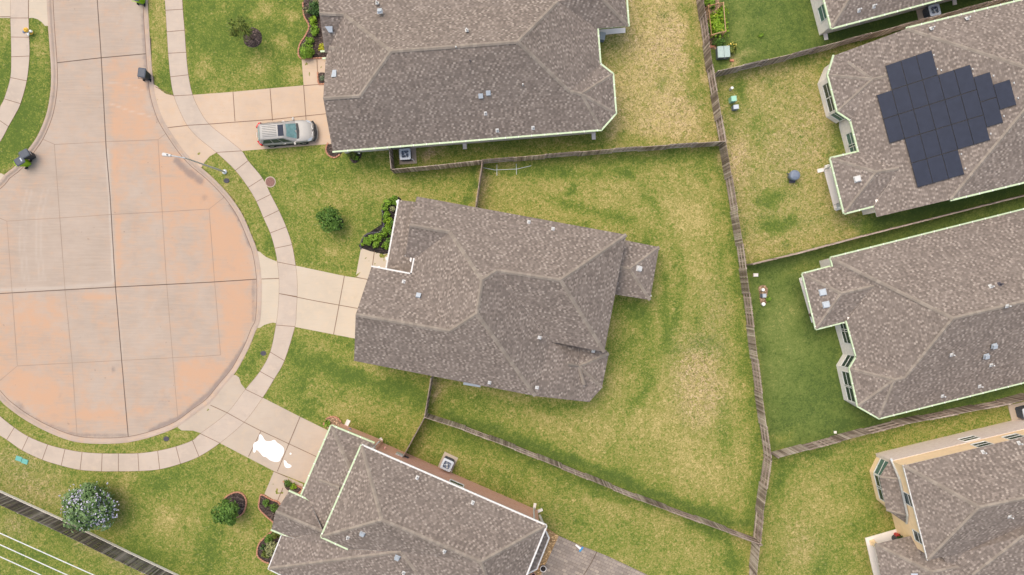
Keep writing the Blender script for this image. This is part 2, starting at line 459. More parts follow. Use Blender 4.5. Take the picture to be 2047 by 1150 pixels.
# ------------------------------------------------------------------ ground (one sheet to the horizon, lowered under the road)
step = .25
gx = np.concatenate([[-400, -200, -110, -70], np.arange(-52, 52.01, step), [70, 110, 200, 400]])
gy = np.concatenate([[-400, -200, -110, -60], np.arange(-34, 34.01, step), [60, 110, 200, 400]])
X, Y = np.meshgrid(gx, gy)
PX = X * F / H + CX; PY = -Y * F / H + CY     # photograph position of each ground point
dry = np.full(X.shape, .52); bare = np.zeros(X.shape); lush = np.zeros(X.shape)
PX = PX + 5 * np.sin(PY / 13. + 1.3) + 4 * np.sin(PX / 9. + PY / 17.) + 3 * np.sin(PY / 5.3 - PX / 7.1); PY = PY + 5 * np.sin(PX / 14. + .4) + 4 * np.sin(PX / 19. - PY / 8.) + 3 * np.sin(PX / 4.9 + PY / 6.3)
PX0, PY0 = X * F / H + CX, -Y * F / H + CY
def region(poly, **kw):
    ins = inside(poly, PX0, PY0); d = segdist(poly, PX0, PY0); w = np.clip(.5 + np.where(ins, d, -d) / 14., 0, 1)
    for k, v in kw.items():
        a = globals()[k]; a[:] = a * (1 - w) + v * w
def blob(x, y, rx, ry, ang=0., **kw):
    c, s = math.cos(R(ang)), math.sin(R(ang)); dx, dy = PX - x, PY - y
    u = (dx * c + dy * s) / rx; v = (-dx * s + dy * c) / ry
    w = np.exp(-(u * u + v * v) ** 1.3)
    for k, val in kw.items():
        a = globals()[k]; a[:] = a * (1 - w) + val * w
def stroke(pts, width, **kw):
    d = segdist(pts, PX, PY, False); w = np.exp(-(d / width) ** 2)
    for k, val in kw.items():
        a = globals()[k]; a[:] = a * (1 - w) + val * w
def stroke_rel(pts, width, dv):
    global dry
    dry = np.clip(dry + dv * np.exp(-(segdist(pts, PX0, PY0, False) / width) ** 2), 0, 1)
# whole yards
region([(360, -60), (640, -60), (640, 120), (600, 180), (385, 190)], dry=.24)
region([(296, -60), (334, -60), (350, 190), (310, 175)], dry=.55)
region([(-60, 30), (60, 30), (100, 60), (104, 190), (60, 300), (-60, 380)], dry=.22)
region([(480, 300), (960, 300), (950, 420), (800, 400), (720, 560), (590, 530), (550, 420)], dry=.44)
region([(560, 660), (720, 670), (870, 760), (850, 830), (800, 910), (650, 870), (520, 790)], dry=.44)
region([(960, 320), (1440, 290), (1530, 905), (1505, 1070), (855, 828), (870, 750), (955, 420)], dry=.60)
region([(1200, -60), (1390, -60), (1436, 288), (1215, 292)], dry=.80, bare=.40)
region([(830, 285), (1215, 265), (1215, 305), (830, 330)], dry=.42)
region([(1395, -60), (1900, -60), (2047, -5), (1720, 80), (1425, 150)], dry=.24, lush=.62)
region([(1425, 152), (1720, 85), (1720, 470), (1492, 528), (1440, 290)], dry=.62, bare=.26)
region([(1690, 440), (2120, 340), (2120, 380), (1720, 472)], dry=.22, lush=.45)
region([(1492, 530), (2120, 375), (2120, 770), (1540, 905)], dry=.34, lush=.92)
region([(1540, 910), (2120, 770), (2120, 1230), (1495, 1230)], dry=.50)
region([(855, 830), (1510, 1073), (1492, 1230), (560, 1230), (800, 910)], dry=.50)
region([(-60, 860), (240, 945), (440, 890), (600, 1010), (530, 1230), (400, 1180), (-60, 950)], dry=.44)
region([(-60, 955), (430, 1190), (430, 1260), (-60, 1260)], dry=.40)
region([(-60, 800), (150, 885), (257, 887), (350, 860), (400, 868), (240, 908), (-60, 830)], dry=.42)
# front lawn of the house with the car
for x, y, r_ in ((535, 20, 16), (505, 25, 10), (442, 35, 16), (580, 30, 12), (410, 118, 18), (405, 145, 14), (565, 85, 14), (510, 132, 22), (590, 145, 20), (470, 170, 60)):
    blob(x, y, r_, r_ * (.7 if r_ > 50 else 1.), dry=.72 if r_ < 50 else .5)
blob(340, 150, 25, 40, dry=.18); blob(318, 30, 14, 50, dry=.66); blob(470, 60, 40, 26, dry=.16); blob(430, 75, 30, 60, dry=.16)
blob(25, 240, 45, 60, dry=.10); blob(82, 90, 16, 40, dry=.62); blob(8, 60, 12, 40, dry=.55); blob(85, 150, 18, 30, dry=.3)
blob(700, 340, 120, 16, 0, dry=.26); blob(850, 372, 90, 14, -6, dry=.42); blob(580, 350, 70, 30, dry=.38); blob(560, 430, 30, 60, dry=.32); blob(640, 500, 80, 22, dry=.34)
blob(640, 395, 80, 20, dry=.58); blob(850, 385, 60, 14, dry=.62); blob(740, 380, 60, 30, dry=.6); blob(670, 500, 30, 12, dry=.66); blob(745, 440, 18, 30, dry=.28)
stroke([(700, 300), (700, 320), (760, 325)], 12, dry=.3); stroke([(948, 340), (940, 400)], 10, dry=.12, lush=.3)
stroke([(500, 330), (520, 380), (545, 440), (545, 500)], 14, dry=.2)   # strip by the kerb
blob(425, 325, 20, 14, 40, dry=.52)
# south-west front lawn
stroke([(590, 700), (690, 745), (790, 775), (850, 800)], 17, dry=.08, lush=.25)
stroke([(590, 705), (620, 745), (590, 780)], 18, dry=.16); blob(640, 700, 30, 16, dry=.62); blob(740, 735, 45, 16, 18, dry=.62); blob(700, 820, 60, 22, 20, dry=.62); blob(800, 850, 30, 30, dry=.55); blob(620, 820, 24, 18, dry=.2)
blob(508, 715, 18, 50, 25, dry=.2); blob(490, 760, 12, 16, dry=.62); blob(700, 690, 40, 12, 15, dry=.24)
# the big back yard
stroke([(1090, 330), (1300, 318), (1430, 305)], 16, dry=.30, lush=.2); stroke([(980, 345), (1070, 335)], 12, dry=.35)
stroke([(1440, 320), (1462, 420), (1478, 560), (1498, 720), (1515, 860), (1515, 960), (1500, 1040)], 17, dry=.26, lush=.15)
stroke([(905, 838), (1030, 882), (1160, 930), (1300, 985), (1420, 1030), (1490, 1050)], 22, dry=.12, lush=.45)
for pts_ in ([(1249, 348), (1293, 391), (1331, 445), (1358, 503), (1364, 560), (1355, 628), (1334, 690)], [(1300, 770), (1262, 815), (1232, 860), (1215, 910)], [(1215, 690), (1290, 700), (1400, 698)], [(1400, 330), (1428, 430), (1440, 540), (1452, 640)],
             [(1330, 560), (1330, 690)], [(1290, 640), (1300, 760)], [(1440, 800), (1450, 900)], [(1060, 345), (1160, 352), (1260, 350)], [(1100, 400), (1180, 420), (1260, 440)], [(1395, 560), (1392, 690)]):
    stroke_rel(pts_, 10, -.33)
for k_ in range(9): stroke_rel([(1270 + k_ * 24, 430), (1282 + k_ * 24, 640), (1290 + k_ * 24, 880)], 6, -.10)
blob(1265, 625, 40, 22, 12, dry=.18, lush=.3); blob(1300, 480, 18, 26, dry=.24); blob(1170, 455, 24, 8, 10, dry=.2); blob(1260, 700, 70, 40, dry=.42); blob(980, 820, 140, 16, 8, dry=.30)
blob(1395, 730, 46, 60, 0, bare=.85, dry=.75); blob(1400, 790, 50, 60, bare=.7, dry=.82); blob(1420, 690, 40, 22, 20, dry=.2, bare=.35); blob(1380, 430, 60, 60, dry=.8); blob(1330, 850, 90, 40, dry=.74); blob(1200, 380, 90, 26, dry=.66)
blob(1100, 840, 110, 22, 12, dry=.66); blob(1200, 860, 40, 40, dry=.7); blob(1390, 930, 60, 50, dry=.74); blob(1400, 520, 40, 90, dry=.7); blob(1130, 345, 10, 9, dry=.08); blob(1137, 378, 9, 6, dry=.1); blob(1430, 620, 30, 60, dry=.6, bare=.3)
stroke([(900, 790), (1050, 812), (1170, 815)], 8, dry=.3)
stroke([(966, 345), (956, 400)], 7, bare=.5, dry=.8); stroke([(868, 765), (862, 800)], 6, bare=.9, dry=.9)
# straw yard at the top
blob(1385, 120, 20, 90, 0, dry=.40, bare=0); blob(1400, 215, 20, 30, dry=.16, bare=0); blob(1325, 175, 13, 13, dry=.2); blob(1350, 245, 7, 8, dry=.1); blob(1325, 35, 8, 10, dry=.2); blob(1330, 90, 60, 50, bare=.75, dry=.92); blob(1350, 230, 50, 40, bare=.7, dry=.95)
blob(1225, 100, 22, 50, dry=.55); blob(1250, 282, 90, 12, dry=.48, bare=0); stroke([(1370, 0), (1398, 150), (1425, 270)], 12, dry=.5, bare=.1)
blob(860, 306, 20, 12, bare=.9, dry=.8)
# green yard with vegetable bed
blob(1480, 50, 20, 60, 10, dry=.5); blob(1490, 110, 26, 8, -15, dry=.72, bare=.3); blob(1465, 120, 10, 12, bare=.7, dry=.9); blob(1640, 72, 14, 10, dry=.6); blob(1700, 70, 60, 18, -14, dry=.08, lush=.7); blob(1850, 30, 120, 20, -14, dry=.02, lush=.9); blob(1545, 60, 40, 40, dry=.36)
# straw yard with the grill
blob(1470, 315, 26, 40, 0, bare=.95, dry=.95); blob(1545, 395, 34, 18, -20, dry=.12, bare=0); blob(1545, 450, 40, 14, -10, dry=.16, bare=0); blob(1580, 440, 16, 14, dry=.12, bare=0); blob(1578, 490, 12, 10, dry=.12); blob(1480, 180, 14, 30, dry=.14, bare=0)
blob(1515, 260, 16, 40, 10, dry=.34, bare=.1); blob(1600, 120, 26, 16, -14, dry=.3, bare=0); blob(1675, 290, 24, 40, 10, dry=.28, bare=0); blob(1640, 220, 20, 40, dry=.62); stroke([(1445, 170), (1460, 260)], 10, dry=.4, bare=.2); blob(1660, 120, 30, 14, -14, dry=.34, bare=.1)
blob(1540, 160, 10, 10, dry=.2); blob(1600, 300, 70, 50, bare=.5); blob(1620, 240, 40, 60, bare=.5)
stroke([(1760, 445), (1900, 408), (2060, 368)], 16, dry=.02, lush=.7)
blob(1560, 640, 40, 60, dry=.62); blob(1570, 740, 40, 60, dry=.56); blob(1600, 540, 60, 14, -14, dry=.5, lush=.5); blob(1560, 870, 40, 14, -14, dry=.55, lush=.4); blob(1650, 780, 50, 50, dry=.2)
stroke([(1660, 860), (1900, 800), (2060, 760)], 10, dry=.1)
# lower right yard
blob(1640, 1000, 60, 60, dry=.62); blob(1600, 1090, 40, 50, dry=.70, bare=.25); blob(1560, 950, 14, 60, 8, dry=.2, lush=.15); blob(1640, 900, 50, 12, -14, dry=.22); blob(1720, 1050, 20, 20, dry=.2); blob(1900, 820, 100, 14, -14, dry=.16); blob(1640, 1120, 16, 40, dry=.3); blob(1750, 880, 60, 10, -14, dry=.4)
stroke([(1722, 960), (1745, 1050)], 12, dry=.32)
# yard behind the brick house
stroke([(870, 850), (1000, 905), (1150, 965), (1250, 1005)], 17, dry=.26, lush=.1); blob(900, 870, 40, 20, 22, dry=.3); blob(1000, 960, 60, 12, 24, dry=.3); blob(1150, 1030, 60, 22, 22, dry=.40); blob(1340, 1050, 60, 20, 20, dry=.64); blob(1480, 1100, 24, 50, dry=.66); blob(1380, 1090, 60, 40, dry=.64)
stroke([(1380, 1030), (1450, 1075), (1470, 1130)], 16, dry=.18); blob(870, 830, 10, 6, dry=.8); blob(1200, 1010, 60, 14, 22, dry=.64)
# bottom-left lawn and the verge beyond the fence
blob(70, 975, 90, 36, 22, dry=.52, bare=.45); blob(40, 920, 50, 20, dry=.56, bare=.35); blob(330, 1030, 24, 60, -35, dry=.72); blob(245, 990, 16, 50, 10, dry=.66); blob(290, 1110, 60, 30, 20, dry=.14); blob(330, 960, 60, 24, -20, dry=.18); blob(440, 960, 60, 40, dry=.44); blob(420, 1090, 30, 60, 0, dry=.2); blob(500, 960, 30, 30, dry=.58); blob(390, 1050, 30, 20, dry=.6); blob(490, 1060, 20, 40, dry=.6)
stroke([(150, 1080), (240, 1130), (300, 1160)], 9, bare=.35, dry=.5); blob(30, 1050, 30, 20, 20, bare=.5, dry=.5); blob(60, 1110, 60, 20, 25, dry=.22); blob(200, 1140, 50, 14, 25, dry=.36); blob(120, 1070, 40, 14, 25, dry=.28)
blob(355, 870, 14, 8, dry=.68)
z = np.zeros(X.shape)
rin = inside(road_poly, X, Y); rd = segdist(road_poly, X, Y)
z[rin & (rd > .1)] = -.36
rip = rng.normal(0, 1, X.shape) * .006
z = np.where(z < -.1, z, z + rip)
verts = np.stack([X.ravel(), Y.ravel(), z.ravel()], 1); nx, ny = len(gx), len(gy)
idx = np.arange(nx * ny).reshape(ny, nx)
faces = np.stack([idx[:-1, :-1].ravel(), idx[:-1, 1:].ravel(), idx[1:, 1:].ravel(), idx[1:, :-1].ravel()], 1)
def grid_obj(name, verts, faces, mat, attrname, cols):
    me = bpy.data.meshes.new(name); me.from_pydata(verts.tolist(), [], faces.tolist()); me.materials.append(MATS[mat])
    ca = me.color_attributes.new(attrname, 'FLOAT_COLOR', 'POINT')
    ca.data.foreach_set('color', np.concatenate([cols, np.ones((len(cols), 1))], 1).astype(np.float32).ravel())
    me.polygons.foreach_set('use_smooth', [True] * len(me.polygons)); me.update()
    o = bpy.data.objects.new(name, me); C.objects.link(o); return o
struct(grid_obj('ground', verts, faces, 'lawn_grass', 'turf', np.stack([dry.ravel(), bare.ravel(), lush.ravel()], 1)))

# ------------------------------------------------------------------ road slab
sx = np.arange(-60, -19.99, .2); sy = np.arange(-16, 36.01, .2)
X, Y = np.meshgrid(sx, sy); PX = X * F / H + CX; PY = -Y * F / H + CY
dry = np.zeros(X.shape); bare = np.zeros(X.shape); lush = np.zeros(X.shape)   # orange, dark, light
def rect(x0, x1, y0, y1, sk=.06, **kw):
    xs = PX - (PY - 575) * sk; k = 6.0
    w = 1 / (1 + np.exp(-np.clip((xs - x0) / k, -30, 30))) / (1 + np.exp(-np.clip((x1 - xs) / k, -30, 30))) / (1 + np.exp(-np.clip((PY - y0) / k, -30, 30))) / (1 + np.exp(-np.clip((y1 - PY) / k, -30, 30)))
    for kk, v in kw.items():
        a = globals()[kk]; a[:] = a * (1 - w) + v * w
rect(232, 340, 112, 282, dry=.62); rect(228, 344, 282, 430, dry=.50); rect(330, 450, 280, 560, dry=.66); rect(225, 330, 425, 572, dry=.28)
rect(330, 430, 424, 566, dry=.48); rect(425, 520, 420, 564, dry=.78); rect(425, 520, 564, 720, dry=.70); rect(330, 430, 568, 716, dry=.26); rect(230, 330, 574, 722, dry=.22)
rect(-100, 40, 440, 582, dry=.30); rect(20, 130, 588, 730, dry=.52); rect(-100, 20, 588, 760, dry=.62); rect(130, 230, 582, 722, dry=.30)
rect(-60, 140, 730, 880, dry=.52); rect(140, 236, 725, 880, dry=.42); rect(236, 340, 722, 880, dry=.30); rect(336, 470, 718, 860, dry=.62)
rect(100, 228, 288, 440, dry=.20); rect(0, 110, 288, 440, dry=.22); rect(100, 300, -300, 112, dry=.16); rect(110, 230, 112, 290, dry=.14)
for x, y, a_, b_, v in ((450, 470, 30, 40, .95), (470, 620, 26, 60, .9), (400, 745, 40, 24, .9), (190, 830, 50, 12, .9), (80, 790, 50, 20, .95), (40, 770, 30, 30, .9), (260, 250, 40, 30, .75),
                      (380, 340, 30, 24, .8), (330, 330, 30, 50, .62), (400, 400, 30, 20, .95), (60, 640, 40, 20, .72), (190, 645, 26, 10, .6), (200, 595, 40, 6, .8), (290, 820, 22, 8, .7), (100, 830, 40, 16, .8), (220, 770, 30, 14, .6), (235, 500, 7, 80, .8), (230, 340, 7, 60, .8)):
    blob(x, y, a_, b_, dry=v)
for x, y, a_, b_, v in ((120, 400, 60, 60, .05), (170, 520, 50, 40, .02), (270, 380, 30, 40, .15), (300, 500, 20, 50, .12), (380, 520, 24, 24, .2), (410, 640, 24, 50, .12), (170, 660, 30, 40, .1), (280, 650, 40, 50, .08), (300, 770, 30, 40, .1), (200, 770, 40, 30, .15), (370, 480, 24, 20, .2)):
    blob(x, y, a_, b_, dry=v)
# joint bands and gutter stains
stroke([(212, 300), (218, 400), (226, 560)], 4, lush=.8, dry=0); stroke([(0, 580), (110, 576), (222, 567)], 5, lush=.7, dry=0); stroke([(233, 590), (245, 740)], 4, lush=.5)
kp = [(p[0], p[1]) for p in R_KERB]
stroke(kp, 15, lush=.4, dry=.05); stroke(kp, 7, bare=.34)
stroke([(285, 30), (292, 150), (300, 190), (318, 240)], 8, bare=.62); stroke([(352, 320), (370, 340), (400, 362)], 10, bare=.75); stroke([(462, 410), (486, 450), (500, 490)], 8, bare=.7); stroke([(506, 560), (506, 640)], 6, bare=.55)
stroke([(490, 690), (460, 735), (420, 785), (360, 835), (300, 862)], 8, bare=.72); stroke([(250, 872), (150, 870), (80, 845), (20, 808)], 7, bare=.55); blob(40, 810, 16, 8, 45, bare=.5); blob(320, 800, 40, 30, bare=.35); blob(225, 740, 5, 12, bare=.6); blob(408, 395, 12, 10, bare=.5)
for off in (0, 10, 32, 42):       # sweeping tyre marks
    stroke([(52 + off, 380), (40 + off, 430), (38 + off, 500), (46 + off, 560)], 3.6, lush=.5)
stroke([(215, 165), (250, 168), (285, 180)], 2.5, lush=.6); stroke([(215, 205), (260, 222), (300, 232)], 2.5, lush=.7); stroke([(230, 50), (250, 10)], 2, lush=.5); stroke([(240, 690), (290, 640), (330, 560)], 3, lush=.35); stroke([(260, 600), (310, 640), (330, 690)], 3, lush=.3)
ins = inside(road_poly, X, Y)
nx, ny = len(sx), len(sy); idx = np.arange(nx * ny).reshape(ny, nx)
fc = np.stack([idx[:-1, :-1].ravel(), idx[:-1, 1:].ravel(), idx[1:, 1:].ravel(), idx[1:, :-1].ravel()], 1)
keep = (ins[:-1, :-1] & ins[1:, 1:] & ins[:-1, 1:] & ins[1:, :-1]).ravel()
fc = fc[keep]; used = np.unique(fc); remap = -np.ones(nx * ny, int); remap[used] = np.arange(len(used))
ROADZ = -.10
vv = np.stack([X.ravel(), Y.ravel(), np.full(X.size, ROADZ)], 1)[used]
road = struct(grid_obj('road', vv, remap[fc], 'road_concrete', 'stain', np.stack([dry.ravel(), bare.ravel(), lush.ravel()], 1)[used]))

def strip(mb, pts, w, z, tint=None):
    P = [Vector((p[0], p[1])) for p in pts]
    L = []; Rr = []
    for i, p in enumerate(P):
        d = (P[min(i + 1, len(P) - 1)] - P[max(i - 1, 0)]).normalized(); n = Vector((-d.y, d.x)) * w / 2
        L.append((p.x + n.x, p.y + n.y, z)); Rr.append((p.x - n.x, p.y - n.y, z))
    a = mb.add(L); b = mb.add(Rr)
    for i in range(len(P) - 1): mb.face((b[i], b[i + 1], a[i + 1], a[i]), tint)
def jl(mb, px, w, z): strip(mb, [W(*p) for p in px], w, z)
jb = MB(); jt = MB(); zj = ROADZ + .005
for l in ([(186, -100), (193, 0), (201, 115), (211, 300), (218.6, 390), (229.5, 575), (247, 780), (255.6, 880)], [(102, 126), (201, 115), (301, 106)], [(-95, 592), (0, 587), (229.5, 574), (420, 564.3), (517, 558)]):
    jl(jb, l, .07, zj)
for l in ([(75, 274), (108, 288.6), (212, 283), (314.7, 279), (334, 264)], [(107, 288.6), (114, 380), (128.6, 580), (142.6, 724), (153, 877)], [(314.7, 279), (321, 390), (332, 568), (344, 714), (354.7, 842)],
          [(-40, 428), (0, 437), (12, 442), (120, 435.6), (222.5, 428.7), (323, 423.5), (417, 418), (455, 388)], [(417, 418), (428, 562.5), (440, 710)], [(440, 710), (400, 713), (240, 721), (33, 732), (-5, 764)], [(12, 442), (22.6, 585), (33, 731)]):
    jl(jt, l, .04, zj)
jb.build('joint', 'joint_bold', road); jt.build('joint', 'joint_thin', road)

# kerb
mb = MB(); P = kerb_line; n = len(P); rings = []
ar = sum(P[i].x * P[(i + 1) % n].y - P[(i + 1) % n].x * P[i].y for i in range(n)); sg = 1 if ar > 0 else -1
for i, p in enumerate(P):
    d = (P[min(i + 1, n - 1)] - P[max(i - 1, 0)]).normalized(); nn = Vector((-d.y, d.x)) * sg
    rings.append(mb.add([(p.x + nn.x * o, p.y + nn.y * o, zz) for o, zz in ((-.02, -.4), (-.02, .022), (.12, .026), (.2, .0), (.30, -.07), (.42, -.092), (.42, -.3))]))
for A, B in zip(rings, rings[1:]):
    for k in range(6): mb.face((A[k], B[k], B[k + 1], A[k + 1]) if sg < 0 else (A[k], A[k + 1], B[k + 1], B[k]))
kerb = struct(mb.build('kerb', 'kerb_concrete'))
mb = MB(); inner = []
for i, p in enumerate(P):
    d = (P[min(i + 1, n - 1)] - P[max(i - 1, 0)]).normalized(); nn = Vector((-d.y, d.x)) * sg; inner.append((p.x + nn.x * .44, p.y + nn.y * .44))
strip(mb, inner, .045, ROADZ + .006); mb.build('joint', 'joint_dirt', kerb)

# ------------------------------------------------------------------ sidewalks
def slab(name, px, z, mat, th=.12):
    mb = MB(); q = [W(*p) for p in px]; mb.prism([(a.x, a.y, z - th) for a in q], [(a.x, a.y, z) for a in q]); return mb.build(name, mat)
def sidewalk(Lp, Rp, jn, mat, name='sidewalk'):
    L = catmull([W(*p) for p in Lp], 4); Rr = catmull([W(*p) for p in Rp], 4); mb = MB(); z = .024
    a = mb.add([(p.x, p.y, z) for p in L]); b = mb.add([(p.x, p.y, z) for p in Rr]); c = mb.add([(p.x, p.y, z - .1) for p in L]); d = mb.add([(p.x, p.y, z - .1) for p in Rr])
    for i in range(len(L) - 1):
        mb.face((a[i], a[i + 1], b[i + 1], b[i])); mb.face((c[i], c[i + 1], a[i + 1], a[i])); mb.face((b[i], b[i + 1], d[i + 1], d[i]))
    o = struct(mb.build(name, mat)); jm = MB()
    for i in jn: strip(jm, [W(*Lp[i]), W(*Rp[i])], .045, z + .005)
    strip(jm, L, .04, z - .004); strip(jm, Rr, .04, z - .004)
    jm.build('joint', 'joint_dirt', o); return o
PAIR = [((322, -120), (358, -120), 1), ((325, -60), (361, -60), 1), ((331.5, 21), (365.5, 19), 1), ((334, 64), (369, 61), 1), ((336.7, 107), (372, 105), 1), ((341, 154), (376.5, 150), 1), ((348, 192), (385, 190), 1),
        ((361.6, 226), (400, 222.5), 0), ((375, 251), (418, 248.5), 1), ((396, 275), (454, 278), 0), ((433, 305), (483, 302), 1), ((471, 341), (496, 321.6), 1), ((496.5, 375), (525, 357), 1), ((513, 403), (541, 389), 1),
        ((527, 435.6), (557.5, 421), 1), ((540.5, 466), (572, 454), 1), ((549.5, 496.5), (583.6, 489.5), 1), ((554.7, 524), (591, 531), 1), ((558, 557), (594, 561), 0), ((558, 587), (594, 593), 1), ((556, 620), (592, 625), 0),
        ((552, 650), (589.5, 653), 1), ((540.5, 704), (568.6, 721), 1), ((520, 742.6), (547.8, 758), 1), ((491, 778.5), (525, 795), 1), ((454.5, 825.5), (488, 844), 1), ((401, 867), (439.5, 885.6), 1), ((385, 880.5), (398, 912.5), 1),
        ((352, 892.8), (361, 927), 1), ((315.5, 901.5), (319.5, 938), 1), ((276, 906.5), (278, 941.5), 1), ((237, 907), (237, 942), 1), ((204.7, 906.8), (203.2, 942), 1), ((164.5, 904), (160.5, 939.3), 1), ((130.3, 898), (122.8, 930.7), 1),
        ((95.6, 889), (85, 919), 1), ((57, 873), (44.5, 900), 1), ((28.8, 855), (14, 879), 1), ((0, 832), (-20, 857), 1), ((-30, 803), (-55, 826), 1), ((-70, 752), (-98, 768), 1)]
sidewalk([p[0] for p in PAIR], [p[1] for p in PAIR], [i for i, p in enumerate(PAIR) if p[2]], 'walk_concrete')
P2 = [((20, -120), (56, -120), 1), ((21, -20), (57, -20), 1), ((21.4, 36.5), (57.3, 36.5), 1), ((22.5, 74.5), (58.3, 75), 1), ((23, 114), (59, 112.5), 1), ((21.3, 155.5), (53.5, 162), 1), ((8.7, 198), (41, 207.5), 1), ((0, 216), (30, 230), 0), ((-2, 240), (17, 253), 1), ((-26, 270), (0, 284), 1), ((-60, 310), (-34, 328), 1)]
sidewalk([p[0] for p in P2], [p[1] for p in P2], [i for i, p in enumerate(P2) if p[2]], 'walk_concrete')

# ------------------------------------------------------------------ driveways and walks
def drive(name, parts, joints, mat, z=.016):
    mb = MB()
    for k, px in enumerate(parts):
        q = [W(*p) for p in px]; zz = z - .004 * k; mb.prism([(a.x, a.y, zz - .1) for a in q], [(a.x, a.y, zz) for a in q])
    o = struct(mb.build(name, mat)); jm = MB()
    for l in joints: jl(jm, l, .048, .031)
    jm.build('joint', 'joint_dirt', o); return o
def kseg(i, j): return R_KERB[i:j]
drive('driveway', [[(385, 190), (466, 184), (540, 177), (607, 171), (660, 167), (740, 160), (740, 280), (660.7, 288), (483, 302), (433, 306), (375, 250), (348, 190)],
                   [(306, 168), (315, 173), (321.7, 181), (332, 188), (348, 192), (375, 250), (433, 305), (419, 313), (408.6, 325), (402, 336), (388, 325), (364, 299), (335, 256), (321, 229), (310, 195)],
                   [(603, 118), (665, 116), (665, 168), (607, 171)]],
      [[(335.6, 255.6), (375, 251), (417, 248.5), (545, 239), (660, 227)], [(466, 184), (470, 243)], [(540, 177), (545, 242)], [(607, 171), (612, 240)], [(633.6, 118), (635, 148)], [(311, 174), (348, 192)], [(607, 171.5), (655, 168)]], 'drive_pink')
drive('driveway', [[(590, 531), (688.6, 552), (735.5, 559), (800, 573), (780, 690), (707.7, 676.6), (589, 653.6), (560, 648), (560, 526)],
                   [(514, 502), (520, 504), (524, 508), (532, 514), (543, 519), (556, 524), (560, 590), (554, 647), (546, 645), (537, 647), (528, 650), (520, 655.4), (515, 656), (519, 641), (522.5, 590), (521.5, 552)],
                   [(721.6, 496.5), (785, 506), (780, 566), (711, 554)]],
      [[(523.4, 558), (558, 556.6)], [(558, 587), (627, 601), (713, 616.4), (760, 625)], [(688.6, 552), (667, 668.6)], [(748.7, 501), (744, 535)], [(711, 554), (740, 560)]], 'drive_cream')
drive('driveway', [[(525, 795), (600, 833.4), (655.6, 860.6), (720, 893), (640, 985), (612, 967), (547.8, 942), (440, 886), (470, 850), (500, 800)],
                   [(466, 750), (471, 750), (478, 755), (481.7, 767), (491, 778.5), (520, 800), (445, 884), (403, 866.5), (386, 861), (363, 860.6), (354.6, 854), (389, 829), (420, 806), (445, 775)],
                   [(547.8, 942), (574, 954), (606, 968), (600, 1020), (562, 1008), (528.6, 988)]],
      [[(421, 810), (455, 825.5), (488, 844), (515, 858), (633, 913)], [(600, 833.4), (554.7, 942)], [(521.7, 862), (497, 912.7)], [(566, 975), (555.4, 1000)], [(547.8, 942.5), (575, 954)]], 'drive_tan')
drive('driveway', [[(-80, -120), (97, -120), (97, 52), (90, 52), (84, 45), (76, 39), (66, 36), (57, 36.5), (-80, 36)]], [[(57.3, -100), (57.3, 36)], [(21, 34), (-20, 34)]], 'drive_cream')
drive('driveway', [[(-60, 345), (3, 347), (9, 350), (0, 362), (-60, 420)]], [], 'drive_cream')
mb = MB()  # flat white shapes painted in place of sky reflected on the wet driveway
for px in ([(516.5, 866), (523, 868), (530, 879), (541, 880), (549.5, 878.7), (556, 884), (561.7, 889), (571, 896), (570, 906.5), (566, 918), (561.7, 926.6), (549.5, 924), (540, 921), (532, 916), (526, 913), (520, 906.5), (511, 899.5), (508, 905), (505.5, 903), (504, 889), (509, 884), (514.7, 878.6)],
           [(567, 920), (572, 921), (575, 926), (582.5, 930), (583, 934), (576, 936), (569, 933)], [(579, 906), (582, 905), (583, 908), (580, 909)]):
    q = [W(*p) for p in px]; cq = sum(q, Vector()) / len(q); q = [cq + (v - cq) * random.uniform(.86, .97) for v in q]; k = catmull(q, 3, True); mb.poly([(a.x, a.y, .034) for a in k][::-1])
struct(tag(mb.build('painted_sky_reflection', 'sky_reflection_white'), None, None))

